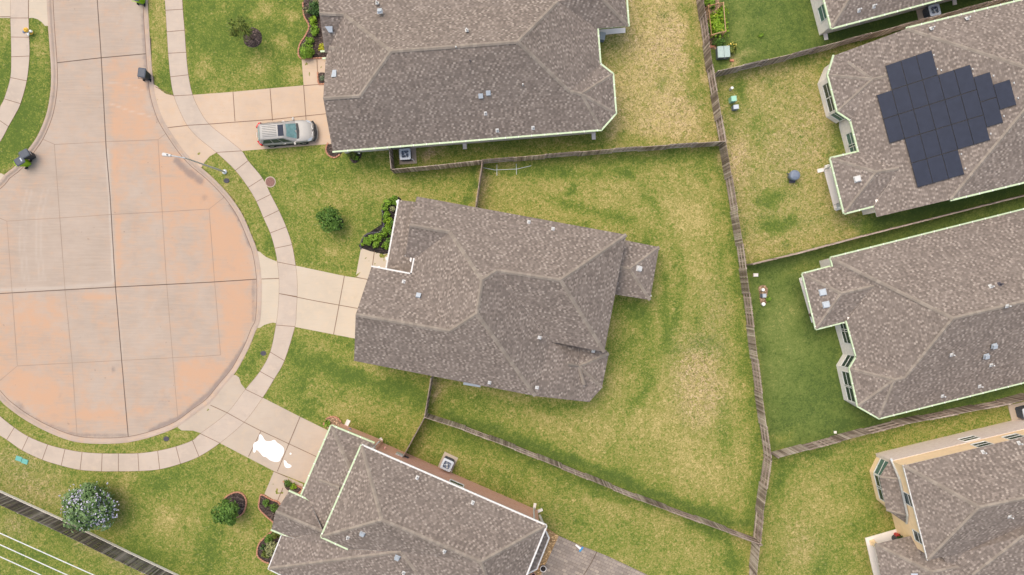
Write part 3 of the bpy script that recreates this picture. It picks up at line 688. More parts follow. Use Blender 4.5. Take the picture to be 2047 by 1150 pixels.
# ------------------------------------------------------------------ houses
def ray(px, py): return Vector(((px - CX) / F, -(py - CY) / F, -1.0))
class Plane:
    def __init__(s, a, b, z, pitch, toward):
        A = W(*a, z); B = W(*b, z); T = W(*toward, z); d = (B - A).normalized(); g = Vector((-d.y, d.x, 0))
        if g.dot(T - A) < 0: g = -g
        s.A, s.g, s.pitch = A, g, pitch
        s.n = Vector((-g.x * pitch, -g.y * pitch, 1)); s.c = s.n.dot(A)
    def hit(s, px, py):
        d = ray(px, py); o = Vector((0, 0, H)); t = (s.c - s.n.dot(o)) / s.n.dot(d); return o + d * t
class Roof:
    def __init__(s, house, planes, faces, fixed=None, mat='roof_shingles', name='roof', th=.16):
        fixed = fixed or {}; acc = {}
        for pl, pts in faces:
            for q in pts:
                if q in fixed: continue
                if pl: acc.setdefault(q, []).append(planes[pl].hit(*q).z)
        s.pos = {}
        for pl, pts in faces:
            for q in pts:
                s.pos[q] = W(*q, fixed[q] if q in fixed else sum(acc[q]) / len(acc[q]))
        s.planes = planes; s.house = house
        mb = MB(); ids = {q: mb.add([p])[0] for q, p in s.pos.items()}
        for pl, pts in faces:
            k = [ids[q] for q in pts]
            a2 = sum(mb.v[k[i]][0] * mb.v[k[(i + 1) % len(k)]][1] - mb.v[k[(i + 1) % len(k)]][0] * mb.v[k[i]][1] for i in range(len(k)))
            if a2 < 0: k = k[::-1]
            mb.face(k)
        s.o = mb.build(name, [mat, 'trim_white'], house); uv_planar(s.o)
        bm = bmesh.new(); bm.from_mesh(s.o.data); bmesh.ops.triangulate(bm, faces=bm.faces[:]); bm.to_mesh(s.o.data); bm.free()
        so = s.o.modifiers.new('thickness', 'SOLIDIFY'); so.thickness = th; so.offset = -1; so.material_offset_rim = 1; so.material_offset = 1
        s.faces = faces
    def z(s, q): return s.pos[q].z
    def caps(s, lines, w=.29):
        for l in lines:
            mb = MB()
            for a, b in zip(l, l[1:]):
                A, B = s.pos.get(a), s.pos.get(b)
                if A is None: A = s.on(a)
                if B is None: B = s.on(b)
                d = B - A; L = d.length; n = max(1, int(L / .3)); dn = d.normalized()
                side = Vector((-d.y, d.x, 0)).normalized() * w / 2
                for i in range(n):
                    p = A + d * (i / n); q = A + d * ((i + 1.0) / n); lift = Vector((0, 0, .050)); lo = Vector((0, 0, -.03)); z2 = Vector((0, 0, .014))
                    k = mb.add([p + side + lo, p + lift, p - side + lo, q + side + lo + z2, q + lift + z2, q - side + lo + z2]); t = random.random()
                    mb.face((k[0], k[1], k[4], k[3])[::-1], t); mb.face((k[1], k[2], k[5], k[4])[::-1], t)
            mb.build('ridge_cap', 'ridge_cap_shingle', s.o)
    def on(s, q, pl=None):
        if pl: return s.planes[pl].hit(*q)
        return s.plane_at(q).hit(*q)
    def plane_at(s, q):
        for name, pts in s.faces:                       # the slope whose outline holds the point
            if name and inside(pts, np.array([float(q[0])]), np.array([float(q[1])]))[0]: return s.planes[name]
        return min(s.planes.values(), key=lambda p: p.hit(*q).z)
    def gutter(s, lines, mat='gutter_pale', w=.13):
        for l in lines:
            mb = MB()
            pts = [s.pos[q] if q in s.pos else W(*q[:2], q[2]) for q in l]
            cen = sum((p for p in s.pos.values()), Vector()) / len(s.pos)
            for A, B in zip(pts, pts[1:]):
                d = (B - A).normalized(); side = Vector((-d.y, d.x, 0)).normalized()
                if side.dot(cen - A) > 0: side = -side
                off = side * (w / 2 + .004) + Vector((0, 0, -.06))
                mb.bar(A + off - d * .03, B + off + d * .03, w, .12)
                L = (B - A).length; k = 1.2
                while k < L:                                # hanger straps
                    mb.box(A + off + d * k + Vector((0, 0, .068)), (.05, w + .02, .012), math.atan2(d.y, d.x), m=1); k += 1.05
            mb.build('gutter', [mat, 'trim_white'], s.house)

def wall(house, px, z, top, mat, inset_d=.42, base=0., name='wall', uv=True, ground=None):
    """wall under the eave outline px (at height z), set back under the overhang"""
    pts = inset([W(*p, z) for p in px], inset_d) if inset_d else [Vector(W(*p, z)[:2]) for p in px]
    mb = MB(); mb.prism([(p.x, p.y, base) for p in pts], [(p.x, p.y, top) for p in pts], m=0)
    o = mb.build(name, mat, house); uv_planar(o); return o, pts
def window(house, A, B, t0, t1, z0, z1, glass='glass_dark', out=1):
    """window in a wall that runs A->B (2-D points), spanning t0..t1 along it"""
    A = Vector((A[0], A[1], 0)); B = Vector((B[0], B[1], 0)); d = B - A; dn = d.normalized(); nn = Vector((dn.y, -dn.x, 0)) * out
    p, q = A + d * t0, A + d * t1; fw = .09
    mb = MB(); up = Vector((0, 0, 1))
    o = nn * .016
    mb.bar(p + o + up * z1, q + o + up * z1, .05, fw); mb.bar(p + o + up * z0, q + o + up * z0, .07, fw)
    mb.bar(p + o + up * (z0 + fw / 2), p + o + up * (z1 - fw / 2), fw, .05); mb.bar(q + o + up * (z0 + fw / 2), q + o + up * (z1 - fw / 2), fw, .05)
    mb.bar(p + o + up * ((z0 + z1) / 2) + dn * .05, q + o + up * ((z0 + z1) / 2) - dn * .05, .03, .05)
    f = mb.build('window', 'trim_white', house)
    g = MB(); k = nn * .012; g.poly([p + k + up * z0, q + k + up * z0, q + k + up * z1, p + k + up * z1]); g.build('pane', glass, f)
    return f
def post(house, px, py, z, w=.22, mat='trim_white'):
    mb = MB(); p = W(px, py, 0); mb.box((p.x, p.y, z / 2), (w, w, z), R(14)); mb.box((p.x, p.y, .12), (w + .1, w + .1, .24), R(14)); mb.build('porch_post', mat, house)
def vents(roof, items):
    """small roof fittings: 'b' box vent, 'p' pipe, 'f' flashing patch"""
    for kind, px, py, sz, mat in items:
        best = roof.plane_at((px, py)); p = best.hit(px, py)
        g = best.g; ang = math.atan2(g.y, g.x); mb = MB()
        up = Vector((0, 0, 1)); sl = Vector((g.x, g.y, best.pitch)).normalized(); nn = best.n.normalized(); sd = sl.cross(nn)
        if kind == 'b':
            def pr(w, l, h0, h1, tw=1.):
                lo = [p + sl * a * l / 2 + sd * b * w / 2 + nn * h0 for a, b in ((-1, -1), (1, -1), (1, 1), (-1, 1))]
                hi = [p + sl * a * l / 2 * tw + sd * b * w / 2 * tw + nn * h1 for a, b in ((-1, -1), (1, -1), (1, 1), (-1, 1))]
                mb.prism(lo, hi)
            pr(sz * 1.25, sz * 1.3, .004, .02); pr(sz * .95, sz * 1., .02, .16, .9); pr(sz, sz * 1.05, .165, .20, .95)
            mb.build('roof_vent', mat, roof.o)
        elif kind == 'p':
            mb.prism([p + sl * a + sd * b + nn * .004 for a, b in ((-.16, -.13), (.16, -.13), (.16, .13), (-.16, .13))], [p + sl * a + sd * b + nn * .022 for a, b in ((-.15, -.12), (.15, -.12), (.15, .12), (-.15, .12))])
            mb.lathe((p.x, p.y, p.z - .05), [(.10, 0), (.085, .1), (.05, .16), (.05, .42), (.055, .43), (.055, .45)], 10)
            mb.build('vent_pipe', mat, roof.o)
        else:
            mb.prism([p + sl * a * sz + sd * b * sz + nn * .006 for a, b in ((-.9, -.5), (.3, -.9), (.5, .6), (-.7, .6))], [p + sl * a * sz + sd * b * sz + nn * .03 for a, b in ((-.9, -.5), (.3, -.9), (.5, .6), (-.7, .6))])
            mb.build('flashing', mat, roof.o)

# ---- centre house
hM = group_thing('house', 'whole grey-brown shingled house in the centre between cul-de-sac and big back yard', 'house', W(960, 590), 'houses of the cul-de-sac')
zs = 4.2
pl = {'N': Plane((833, 393), (1252, 469.4), zs, .55, (1000, 560)), 'S': Plane((707.8, 721.6), (1070, 792), zs, .55, (950, 627)), 'H': Plane((1252, 469.4), (1208, 704), zs, .55, (1120, 560)),
      'ES': Plane((1100, 683), (1208, 704), zs, .55, (1120, 560)), 'W': Plane((829, 516.5), (822.6, 549), zs, .55, (958, 594)), 'GN': Plane((742.6, 534), (822.6, 549), zs, .55, (711, 629)),
      'NS': Plane((810, 513), (829, 516.5), zs, .55, (819, 450)), 'E': Plane((1217, 707), (1203, 776), 2.4, .47, (958, 594))}
fx = {q: zs for q in ((833, 393), (1252, 469.4), (1208, 704), (707.8, 721.6), (1070, 792), (742.6, 534), (822.6, 549), (829, 516.5), (810, 513))}
fx[(1178, 804)] = 2.4; fx[(1100, 683)] = 4.12
rM = Roof(hM, pl, [('N', [(833, 393), (1252, 469.4), (1120.5, 560), (993, 541), (963.4, 560), (899, 464), (819, 450)]), ('H', [(1252, 469.4), (1208, 704), (1120.5, 560)]),
               ('ES', [(1208, 704), (1100, 683), (993, 541), (1120.5, 560)]), ('S', [(707.8, 721.6), (1070, 792), (953, 627), (899, 662), (711, 629)]),
               ('W', [(829, 516.5), (899, 464), (963.4, 560), (953, 627), (899, 662), (822.6, 549)]), ('GN', [(742.6, 534), (711, 629), (899, 662), (822.6, 549)]), ('NS', [(810, 513), (819, 450), (899, 464), (829, 516.5)])], fx)
rM.caps([[(819, 450), (899, 464), (963.4, 560), (993, 541), (1120.5, 560), (1252, 469.4)], [(1120.5, 560), (1208, 704)], [(963.4, 560), (953, 627), (1070, 792)], [(711, 629), (899, 662), (953, 627)]])
rM.gutter([[(742.6, 534), (822.6, 549), (829, 516.5), (810, 513)]], 'gutter_white', .115)
rE = Roof(hM, {'E': pl['E']}, [('E', [(963.4, 560), (993, 541), (1100, 683), (1160, 690), (1157, 732), (1178, 804), (1070, 792), (953, 627)]),
                              ('E', [(1157, 732), (1160, 690), (1212, 700), (1217, 707)]), ('E', [(1157, 732), (1217, 707), (1203, 776)]), ('E', [(1157, 732), (1203, 776), (1178, 804)])],
          {(963.4, 560): rM.z((963.4, 560)), (953, 627): rM.z((953, 627)), (993, 541): rM.z((993, 541)), (1100, 683): 4.10, (1070, 792): zs, (1178, 804): 2.4, (1217, 707): 2.4, (1203, 776): 2.4, (1160, 690): 2.6, (1212, 700): 2.1, (1157, 732): 3.25})
rE.caps([[(1157, 732), (1217, 707)], [(1157, 732), (1203, 776)], [(1157, 732), (1168, 770)], [(1136, 728), (1157, 732)]], .26)
rP = Roof(hM, {'P': Plane((798, 400), (773, 537), 2.9, .28, (840, 460))}, [('P', [(798, 400), (773, 537), (825, 549), (834, 517), (838, 405)])], {(798, 400): 2.9, (773, 537): 2.9})
rP.gutter([[(798, 400), (773, 537)]], 'gutter_white', .115)
rT = Roof(hM, {'E': Plane((1317.7, 494), (1299.5, 600), 2.3, .38, (1259, 538)), 'N': Plane((1252, 481), (1317.7, 494), 2.3, .38, (1259, 538)), 'S': Plane((1232, 590), (1299.5, 600), 2.3, .38, (1259, 538))},
          [('E', [(1317.7, 494), (1299.5, 600), (1259, 538)]), ('N', [(1232, 477), (1317.7, 494), (1259, 538), (1228, 532)]), ('S', [(1299.5, 600), (1259, 538), (1228, 532), (1218, 587)])], {(1317.7, 494): 2.3, (1299.5, 600): 2.3})
rT.caps([[(1259, 538), (1317.7, 494)], [(1259, 538), (1299.5, 600)], [(1228, 532), (1259, 538)]], .26)
wall(hM, [(836, 394), (1252, 469.4), (1208, 704), (1100, 683), (1072, 792), (707.8, 721.6), (742.6, 534), (822.6, 549), (829, 516.5), (818, 514)], zs, zs + .1, 'stone_cream')
wall(hM, [(1060, 690), (1214, 706), (1203, 776), (1178, 804), (1060, 790)], 2.4, 2.4, 'stone_cream', .4)
mb = MB(); 
for e1, pk, e2 in (((707.8, 721.6), (711, 629), (742.6, 534)), ((833, 393), (819, 450), (810, 513))):
    a, b, c = (rM.pos[q] for q in (e1, pk, e2)); k = (W(958, 594, 4) - b); k.z = 0; k = k.normalized() * .45; dz = Vector((0, 0, -.22))
    mb.prism([v + k + dz for v in (a, b, c)], [v + k * 1.4 + dz for v in (a, b, c)])
mb.build('gable_wall', 'stone_cream', hM)
post(hM, 1303, 500, 2.3); post(hM, 1288, 590, 2.3); post(hM, 806, 412, 2.8); post(hM, 786, 520, 2.8)
mb = MB(); p = W(945, 762, 1.2); mb.box(p, (1.3, .6, .9), R(-9)); mb.box((p.x, p.y, 1.69), (1.4, .66, .08), R(-9)); mb.build('window_box', 'vent_blue', hM)
vents(rM, [('b', 836.5, 592, .36, 'vent_blue'), ('p', 807, 563, .1, 'vent_white'), ('p', 1057, 444, .1, 'vent_white'), ('p', 1105.5, 457.5, .1, 'vent_white'), ('p', 978.5, 765, .1, 'vent_white')])
vents(rE, [('p', 1078.5, 675, .1, 'vent_white'), ('p', 1073.5, 775, .1, 'vent_white'), ('p', 1186, 702, .1, 'vent_white')]); vents(rT, [('b', 1277, 537, .36, 'vent_white')])

# ---- house with the silver car (top)
hA = group_thing('house', 'long shingled house at the top edge with a silver car on its driveway', 'house', W(950, 130), 'houses of the cul-de-sac')
za = 2.9
pl = {'S': Plane((665, 302), (1201.8, 258.5), za, .58, (900, 95)), 'N': Plane((636, -22), (1200, -68), za, .58, (900, 95)), 'W': Plane((655, 104), (651, 118), za, .62, (781, 102)),
      'E': Plane((1193.8, 57.4), (1199.4, 128.7), za, .60, (1035, 83)), 'US': Plane((649, 104), (657, 103.4), za, .58, (640, 27)), 'GN': Plane((651, 118), (695, 114.5), za, .58, (646, 197)),
      'WS': Plane((1193.8, 57.4), (1255.7, 52), za, .58, (1200, -30)), 'WE': Plane((1255.7, 52), (1248, -40), za, .58, (1180, 0))}
fx = {q: za for q in ((665, 302), (1201.8, 258.5), (1230.3, 226), (1224.4, 148), (1199.4, 128.7), (1193.8, 57.4), (1255.7, 52), (655, 104), (651, 118), (649, 104))}
rA = Roof(hA, pl, [('S', [(665, 302), (1201.8, 258.5), (1162, 188), (1139, 183), (1035, 83.5), (781.7, 102.6), (719, 192), (646, 197)]), ('E', [(1162, 188), (1201.8, 258.5), (1230.3, 226)]),
                   ('E', [(1162, 188), (1230.3, 226), (1224.4, 148)]), ('E', [(1162, 188), (1224.4, 148), (1199.4, 128.7)]),
                   ('E', [(1162, 188), (1199.4, 128.7), (1193.8, 57.4), (1115, 3.5), (1035, 83.5), (1139, 183)]), ('WS', [(1193.8, 57.4), (1255.7, 52), (1195, -12), (1115, 3.5)]),
                   ('WE', [(1255.7, 52), (1240, -90), (1200, -90), (1195, -12)]), ('N', [(781.7, 102.6), (1035, 83.5), (1115, 3.5), (1195, -12), (1200, -90), (634, -40), (638.5, 27), (688, 29.5)]),
                   ('US', [(638.5, 27), (688, 29.5), (655, 104), (649, 104)]), ('W', [(688, 29.5), (781.7, 102.6), (719, 192), (651, 118), (655, 104)]), ('GN', [(651, 118), (719, 192), (646, 197)])],
          {**fx, (1162, 188): 4.25, (634, -40): 2.6, (1200, -90): 3.2, (1240, -90): za})
rA.caps([[(646, 197), (719, 192), (781.7, 102.6), (1035, 83.5), (1139, 183), (1162, 188), (1224.4, 148)], [(1162, 188), (1230.3, 226)], [(1162, 188), (1201.8, 258.5)], [(1035, 83.5), (1115, 3.5)],
         [(638.5, 27), (688, 29.5), (781.7, 102.6)], [(1195, -12), (1255.7, 52)], [(657, 96), (703, 94)]])
rA.gutter([[(665, 302), (1201.8, 258.5)], [(1201.8, 258.5), (1230.3, 226), (1224.4, 148), (1199.4, 128.7), (1193.8, 57.4)], [(1193.8, 57.4), (1255.7, 52), (1252, 0, 2.9)], [(641, 104.5, 2.9), (657, 103.5, 2.9)], [(645, 118.5, 2.9), (659, 117.5, 2.9)]])
wall(hA, [(665, 302), (1201.8, 258.5), (1230.3, 226), (1224.4, 148), (1199.4, 128.7), (1193.8, 57.4), (1195, -60), (640, -20), (649, 104), (655, 110), (651, 118)], za, za + .05, 'stone_cream', .34)
slab_p = slab('patio_slab', [(1196, 60), (1250, 56), (1250, 66), (1226, 68), (1197, 71)], .05, 'patio_concrete'); slab_p.parent = hA; slab_p.location = -hA.location
rAp = Roof(hA, {'P': Plane((641, 30), (650, 104), 2.45, .2, (690, 70))}, [('P', [(640.5, 34), (649, 104), (662, 103), (662, 32)])], {}, 'roof_shingles', 'porch_roof')
vents(rA, [('b', 759.5, 24, .34, 'vent_blue'), ('b', 961, 191, .36, 'vent_blue'), ('b', 976, 185, .36, 'vent_blue'), ('p', 933, 61, .1, 'vent_white'), ('p', 940, 124, .1, 'lid_dark'), ('p', 970.5, 227, .1, 'vent_white'), ('p', 994, 261, .1, 'vent_white'),
           ('p', 1045, 171, .1, 'vent_white'), ('p', 1065.5, 256, .1, 'vent_white'), ('p', 754, 6.5, .1, 'vent_white'), ('p', 912, 97, .08, 'vent_white')])
mb = MB()
for px in ([(650, 54), (665, 53.5), (665.5, 66), (658, 66)], [(665.5, 141), (673, 140.5), (672.5, 154.5), (662.5, 155)]):
    mb = MB(); k = [rA.on(q, 'US' if px[0][1] < 100 else 'GN') + Vector((0, 0, .12)) for q in px]; mb.prism([v - Vector((0, 0, .08)) for v in k], k)
    mb.build('flashing', 'vent_blue', rA.o)

# ---- house with solar panels
hC = group_thing('house', 'shingled house on the right carrying a stepped array of dark solar panels', 'house', W(1900, 220), 'houses behind the back fence')
zs = 4.3
pl = {'W': Plane((1701, 240), (1717.6, 304), 2.4, .35, (2000, 200)), 'N': Plane((1812.6, 57.4), (2047, 0), zs, .55, (2105, 152)), 'S': Plane((1901, 399), (2047, 363.5), zs, .55, (2105, 152)),
      'B1': Plane((1656, 150), (1675, 222.6), 2.4, .42, (1745, 158))}
ext = (2350, 93)
rC = Roof(hC, pl, [('W', [(1668, 111), (1812.6, 57.4), (2105, 152), (1901, 399), (1753, 434), (1747, 412), (1797, 337), (1717.6, 304), (1701, 240), (1745, 158)]), ('B1', [(1668, 111), (1745, 158), (1656, 150)]), ('B1', [(1656, 150), (1745, 158), (1675, 222.6)]),
                   ('B1', [(1675, 222.6), (1745, 158), (1701, 240)]), ('N', [(1812.6, 57.4), (2300, -62), ext, (2105, 152)]), ('S', [(1901, 399), (2105, 152), ext, (2330, 295)])],
          {(1668, 111): 2.4, (1656, 150): 2.4, (1675, 222.6): 2.4, (1701, 240): 2.4, (1717.6, 304): 2.4, (2300, -62): zs, (2330, 295): zs,
           **{q: pl['W'].hit(*q).z for q in ((1812.6, 57.4), (1901, 399), (2105, 152), (1753, 434), (1747, 412), (1797, 337), (1745, 158))}})
print('C eaves', [round(v.z, 2) for v in rC.pos.values()])
WPL = pl['W']
rC.caps([[(1812.6, 57.4), (2105, 152), (1901, 399)], [(2105, 152), ext], [(1656, 150), (1745, 158), (1675, 222.6)], [(1745, 158), (1772, 152)], [(1696, 124), (1745, 158)]])
rC.gutter([[(1812.6, 57.4), (2300, -62)], [(1901, 399), (2330, 295)], [(1668, 111), (1656, 150), (1675, 222.6), (1701, 240), (1717.6, 304)]])
rCp = Roof(hC, {'W': Plane((1661, 317), (1688.5, 426), 2.3, .36, (1752, 344)), 'N': Plane((1661, 317), (1717.6, 304), 2.3, .36, (1752, 344)), 'S': Plane((1688.5, 426), (1747, 411), 2.3, .36, (1752, 344))},
           [('W', [(1661, 317), (1752, 344), (1688.5, 426)]), ('N', [(1661, 317), (1720, 303), (1797, 337), (1752, 344)]), ('S', [(1688.5, 426), (1752, 344), (1797, 337), (1747, 411)])],
           {(1661, 317): 2.3, (1688.5, 426): 2.3, (1747, 411): 2.3, (1797, 337): rC.z((1797, 337)) + .01, (1720, 303): 2.42})
rCp.caps([[(1661, 317), (1752, 344), (1688.5, 426)], [(1752, 344), (1797, 337)]], .28)
rCp.gutter([[(1717.6, 304), (1661, 317), (1688.5, 426), (1747, 411), (1753, 434)]] if False else [[(1715, 304.6, 2.3), (1661, 317), (1688.5, 426), (1747, 411), (1753, 432, 2.3)]])
_, wp = wall(hC, [(1700, 116), (1812.6, 62), (2300, -55), (2330, 290), (1901, 399), (1753, 432), (1717.6, 304), (1701, 240)], 2.6, 2.45, 'stone_cream', .3)
_, wb = wall(hC, [(1672, 112), (1656, 150), (1675, 222.6), (1703, 240), (1720, 120)], 2.4, 2.38, 'stone_cream', .18)
def edge_near(pts, px, py, z=1.2):
    q = W(px, py, z); best = None
    for a, b in zip(pts, pts[1:] + pts[:1]):
        t = max(0, min(1, (Vector(q[:2]) - a).dot(b - a) / (b - a).length_squared)); d = ((a + (b - a) * t) - Vector(q[:2])).length
        if best is None or d < best[0]: best = (d, a, b, t)
    return best
def win_at(house, pts, px, py, w, z0, z1, glass='glass_dark'):
    d, a, b, t = edge_near(pts, px, py, (z0 + z1) / 2); L = (b - a).length; h = w / 2 / L
    t = min(max(t, h + .02), 1 - h - .02)
    return window(house, a, b, t - h, t + h, z0, z1, glass)
for x, y in ((1651, 182), (1661, 209)): win_at(hC, wb, x, y, 1.15, .75, 2.0, 'glass_dark')
win_at(hC, wb, 1681, 233, 1.0, .75, 2.0, 'glass_teal'); win_at(hC, wp, 1703, 279, 1.15, .75, 2.0, 'glass_teal'); win_at(hC, wp, 1711, 301, .8, .75, 2.0, 'glass_teal')
p_ = slab('patio_slab', [(1646, 338), (1662, 331), (1700, 330), (1716, 408), (1672, 421.5), (1668, 420)], .06, 'patio_concrete'); p_.parent = hC; p_.location = -hC.location
post(hC, 1652, 334, 2.2, .2); post(hC, 1673, 417, 2.2, .2)
vents(rCp, [('b', 1714, 358, .4, 'vent_white')]); vents(rC, [('p', 1862, 57, .1, 'vent_white'), ('p', 1933, 37, .1, 'vent_white')])
# ---- solar panels, each resting on the roof
def zp(a, b): return (1630 + a / 2.875, b / 2.875)
O_ = WPL.hit(*zp(400, 380)); eu = (WPL.hit(*zp(665, 290)) - O_) / 3; ev = (WPL.hit(*zp(587, 1075)) - WPL.hit(*zp(513, 795))) / 2
rows = [(0, c, r) for r, cs in ((0, (0, 1, 2)), (1, (-1, 0, 1, 2, 3, 4)), (2, (-1, 0, 1, 2, 3, 4)), (3, (0, 1, 2, 3, 4)), (4, (0, 1, 2))) for c in cs] + [(0, 5, 1.5), (0, 5, 2.5), (0, 6, 2)]
eu2 = (WPL.hit(*zp(1000, 800)) - WPL.hit(*zp(520, 795))) ; nrm = WPL.n.normalized()
SU, SV = eu.length, ev.length
desc = {0: 'top row', 1: 'second row', 2: 'third row', 3: 'fourth row', 4: 'bottom row'}
ordn = ['first', 'second', 'third', 'fourth', 'fifth', 'sixth']
cnt = {}
for _, c, r in rows:
    o4 = [O_ + eu * (c + a) + ev * (r + b) for a, b in ((.012, .008), (.988, .008), (.988, .992), (.012, .992))]
    cen = sum(o4, Vector()) / 4
    if c == 6: lab = 'dark blue solar panel standing alone at the right tip of the array'
    elif c == 5: lab = 'upper of the two half-offset solar panels near the right tip' if r == 1.5 else 'lower of the two half-offset solar panels near the right tip'
    else:
        k = cnt[r] = cnt.get(r, -1) + 1; lab = f'dark blue solar panel, {ordn[k]} from the left in the {desc[r]} of the array'
    t = group_thing('solar_panel', lab, 'solar panel', cen, 'solar panels on the roof')
    mb = MB(); fr = MB()
    lo = [v + nrm * .10 for v in o4]; hi = [v + nrm * .145 for v in o4]
    q = sum(hi, Vector()) / 4
    mb.prism([v + (q - v) * .02 - nrm * .004 for v in hi], [v + (q - v) * .02 + nrm * .003 for v in hi])
    fr.prism(lo, [v - nrm * .004 for v in hi])
    for a in (0, 2): fr.bar(o4[a], lo[a], .04, .04)
    fr.build('frame', 'solar_frame', t); mb.build('cells', 'solar_cell', t)
mb = MB()
for a, b in ((677, 318), (698, 398), (720, 405), (900, 398), (1020, 437), (1138, 478), (1162, 565), (1080, 668), (1004, 770), (836, 886), (857, 970)):
    mb = MB(); p = WPL.hit(*zp(a, b)); mb.box(p + Vector((0, 0, .05)), (.07, .13, .08), R(14)); mb.build('mounting_clamp', 'vent_white', rC.o)

# ---- house right of the green yard
hD = group_thing('house', 'shingled house right of the deep green yard with two pale vents on its corner roof', 'house', W(1880, 640), 'houses behind the back fence')
zd = 2.6
pl = {'N': Plane((1661, 516), (2047, 419.6), zd, .52, (1905, 637)), 'W': Plane((1692.7, 642), (1712.7, 714), zd, .46, (1905, 637)), 'S': Plane((1757.4, 836), (2047, 764), zd, .52, (1905, 637)), 'B': Plane((1699, 737), (1715.6, 812), zd, .5, (1788, 760))}
fx = {q: zd for q in ((1661, 516), (2300, 356), (1692.7, 642), (1712.7, 714), (1699, 737), (1715.6, 812), (1757.4, 836), (2300, 701))}
rD = Roof(hD, pl, [('N', [(1661, 516), (2300, 356), (2330, 536), (1905.5, 636.7)]), ('W', [(1661, 516), (1905.5, 636.7), (1809.5, 755.6), (1788.7, 760), (1712.7, 714), (1692.7, 642), (1747, 572), (1665.5, 532)]),
                   ('B', [(1712.7, 714), (1788.7, 760), (1699, 737)]), ('B', [(1699, 737), (1788.7, 760), (1715.6, 812)]), ('B', [(1715.6, 812), (1788.7, 760), (1757.4, 836)]),
                   ('S', [(1757.4, 836), (2300, 701), (2330, 536), (1905.5, 636.7), (1809.5, 755.6), (1788.7, 760)])], {**fx, (1665.5, 532): zd})
rD.caps([[(1661, 516), (1905.5, 636.7), (2330, 536)], [(1905.5, 636.7), (1809.5, 755.6), (1788.7, 760), (1699, 737)], [(1715.6, 812), (1788.7, 760), (1757.4, 836)], [(1747, 733), (1788.7, 760)]])
rD.gutter([[(1665.5, 532), (1661, 516), (2300, 356)], [(1692.7, 642), (1712.7, 714), (1699, 737), (1715.6, 812), (1757.4, 836), (2300, 701)]], 'gutter_pale', .11)
rDp = Roof(hD, {'W': Plane((1605, 548), (1632, 657.5), 2.4, .38, (1682, 587)), 'N': Plane((1605, 548), (1665.5, 532), 2.4, .38, (1682, 587)), 'S': Plane((1632, 657.5), (1692.7, 642), 2.4, .38, (1682, 587))},
           [('W', [(1605, 548), (1682, 587), (1632, 657.5)]), ('N', [(1605, 548), (1668, 531), (1747, 572), (1682, 587)]), ('S', [(1632, 657.5), (1682, 587), (1747, 572), (1692.7, 642)])],
           {(1605, 548): 2.4, (1632, 657.5): 2.4, (1692.7, 642): 2.45, (1668, 531): 2.55, (1747, 572): rD.z((1747, 572)) + .01})
rDp.caps([[(1605, 548), (1682, 587), (1632, 657.5)], [(1682, 587), (1747, 572)]], .28)
rDp.gutter([[(1664, 532.4, 2.4), (1605, 548), (1632, 657.5), (1691, 642.5, 2.4)]], 'gutter_pale', .11)
_, wp = wall(hD, [(1663, 517), (2300, 358), (2330, 700), (1757.4, 836), (1715.6, 812), (1699, 737), (1712.7, 714), (1692.7, 642)], zd, zd - .02, 'stone_cream', .12)
for x, y, w_, z0, z1 in ((1690, 652, .8, 1., 2.1), (1696.5, 671, 1.2, .9, 2.1), (1699, 726, 1.1, .8, 2.1), (1696, 758, 1.3, .8, 2.1), (1703, 786, 1.3, .8, 2.1)): win_at(hD, wp, x, y, w_, z0, z1)
p_ = slab('patio_slab', [(1597, 557), (1604, 553), (1680, 560), (1690, 630), (1630, 643), (1622, 645)], .06, 'patio_concrete'); p_.parent = hD; p_.location = -hD.location
post(hD, 1603, 558, 2.3, .2); post(hD, 1627, 636, 2.3, .2)
vents(rDp, [('b', 1644.7, 584.5, .42, 'vent_blue'), ('b', 1651.5, 609, .42, 'vent_blue')])
vents(rD, [('b', 1987, 691.5, .34, 'vent_blue'), ('b', 1971, 712, .34, 'vent_blue'), ('p', 1981, 730, .1, 'vent_white'), ('p', 1902, 709.5, .1, 'vent_white'), ('p', 1958, 772.5, .1, 'vent_white'), ('p', 1884, 792, .1, 'vent_white'), ('p', 1980, 572.5, .1, 'vent_white'), ('p', 1998, 568, .1, 'lid_dark'), ('p', 2013, 612, .08, 'vent_white')])

# ---- brick house at the bottom
hE = group_thing('house', 'red brick house at the bottom edge with stepped roofs and a paved patio', 'house', W(850, 1090), 'houses of the cul-de-sac')
zu = 4.3
pl = {'N': Plane((723, 891), (1091, 1051.5), zu, .55, (860, 1080)), 'W': Plane((723, 891), (643, 1073), zu, .62, (763, 1040)), 'E': Plane((1091, 1051.5), (1051, 1150), zu, .55, (961, 1124)), 'S': Plane((643, 1073), (695.5, 1097), zu, .55, (763, 1040)),
      'X': Plane((563.4, 1070), (537, 1137), 2.8, .42, (800, 1103)), 'XS': Plane((537, 1137), (600, 1167), 2.8, .5, (800, 1103))}
rF = Roof(hE, pl, [('N', [(723, 891), (1091, 1051.5), (961, 1124), (820, 1063), (763, 1040)]), ('W', [(723, 891), (763, 1040), (643, 1073)]), ('E', [(1091, 1051.5), (1010, 1251), (961, 1124)]),
                   ('S', [(643, 1073), (763, 1040), (820, 1063), (961, 1124), (1010, 1251), (920, 1260), (801.6, 1103), (695.5, 1097)])],
          {(723, 891): zu, (1091, 1051.5): zu, (643, 1073): zu, (695.5, 1097): zu, (1010, 1251): zu, (920, 1260): 4.3, (801.6, 1103): 5.12})
rF.caps([[(723, 891), (763, 1040), (820, 1063), (961, 1124), (1091, 1051.5)], [(763, 1040), (643, 1073)], [(961, 1124), (1010, 1251)]])
rF.gutter([[(723, 891), (643, 1073), (695.5, 1097)]], 'gutter_pale', .125); rF.gutter([[(723, 891), (1091, 1051.5)], [(1091, 1051.5), (1010, 1251)]], 'gutter_white', .125)
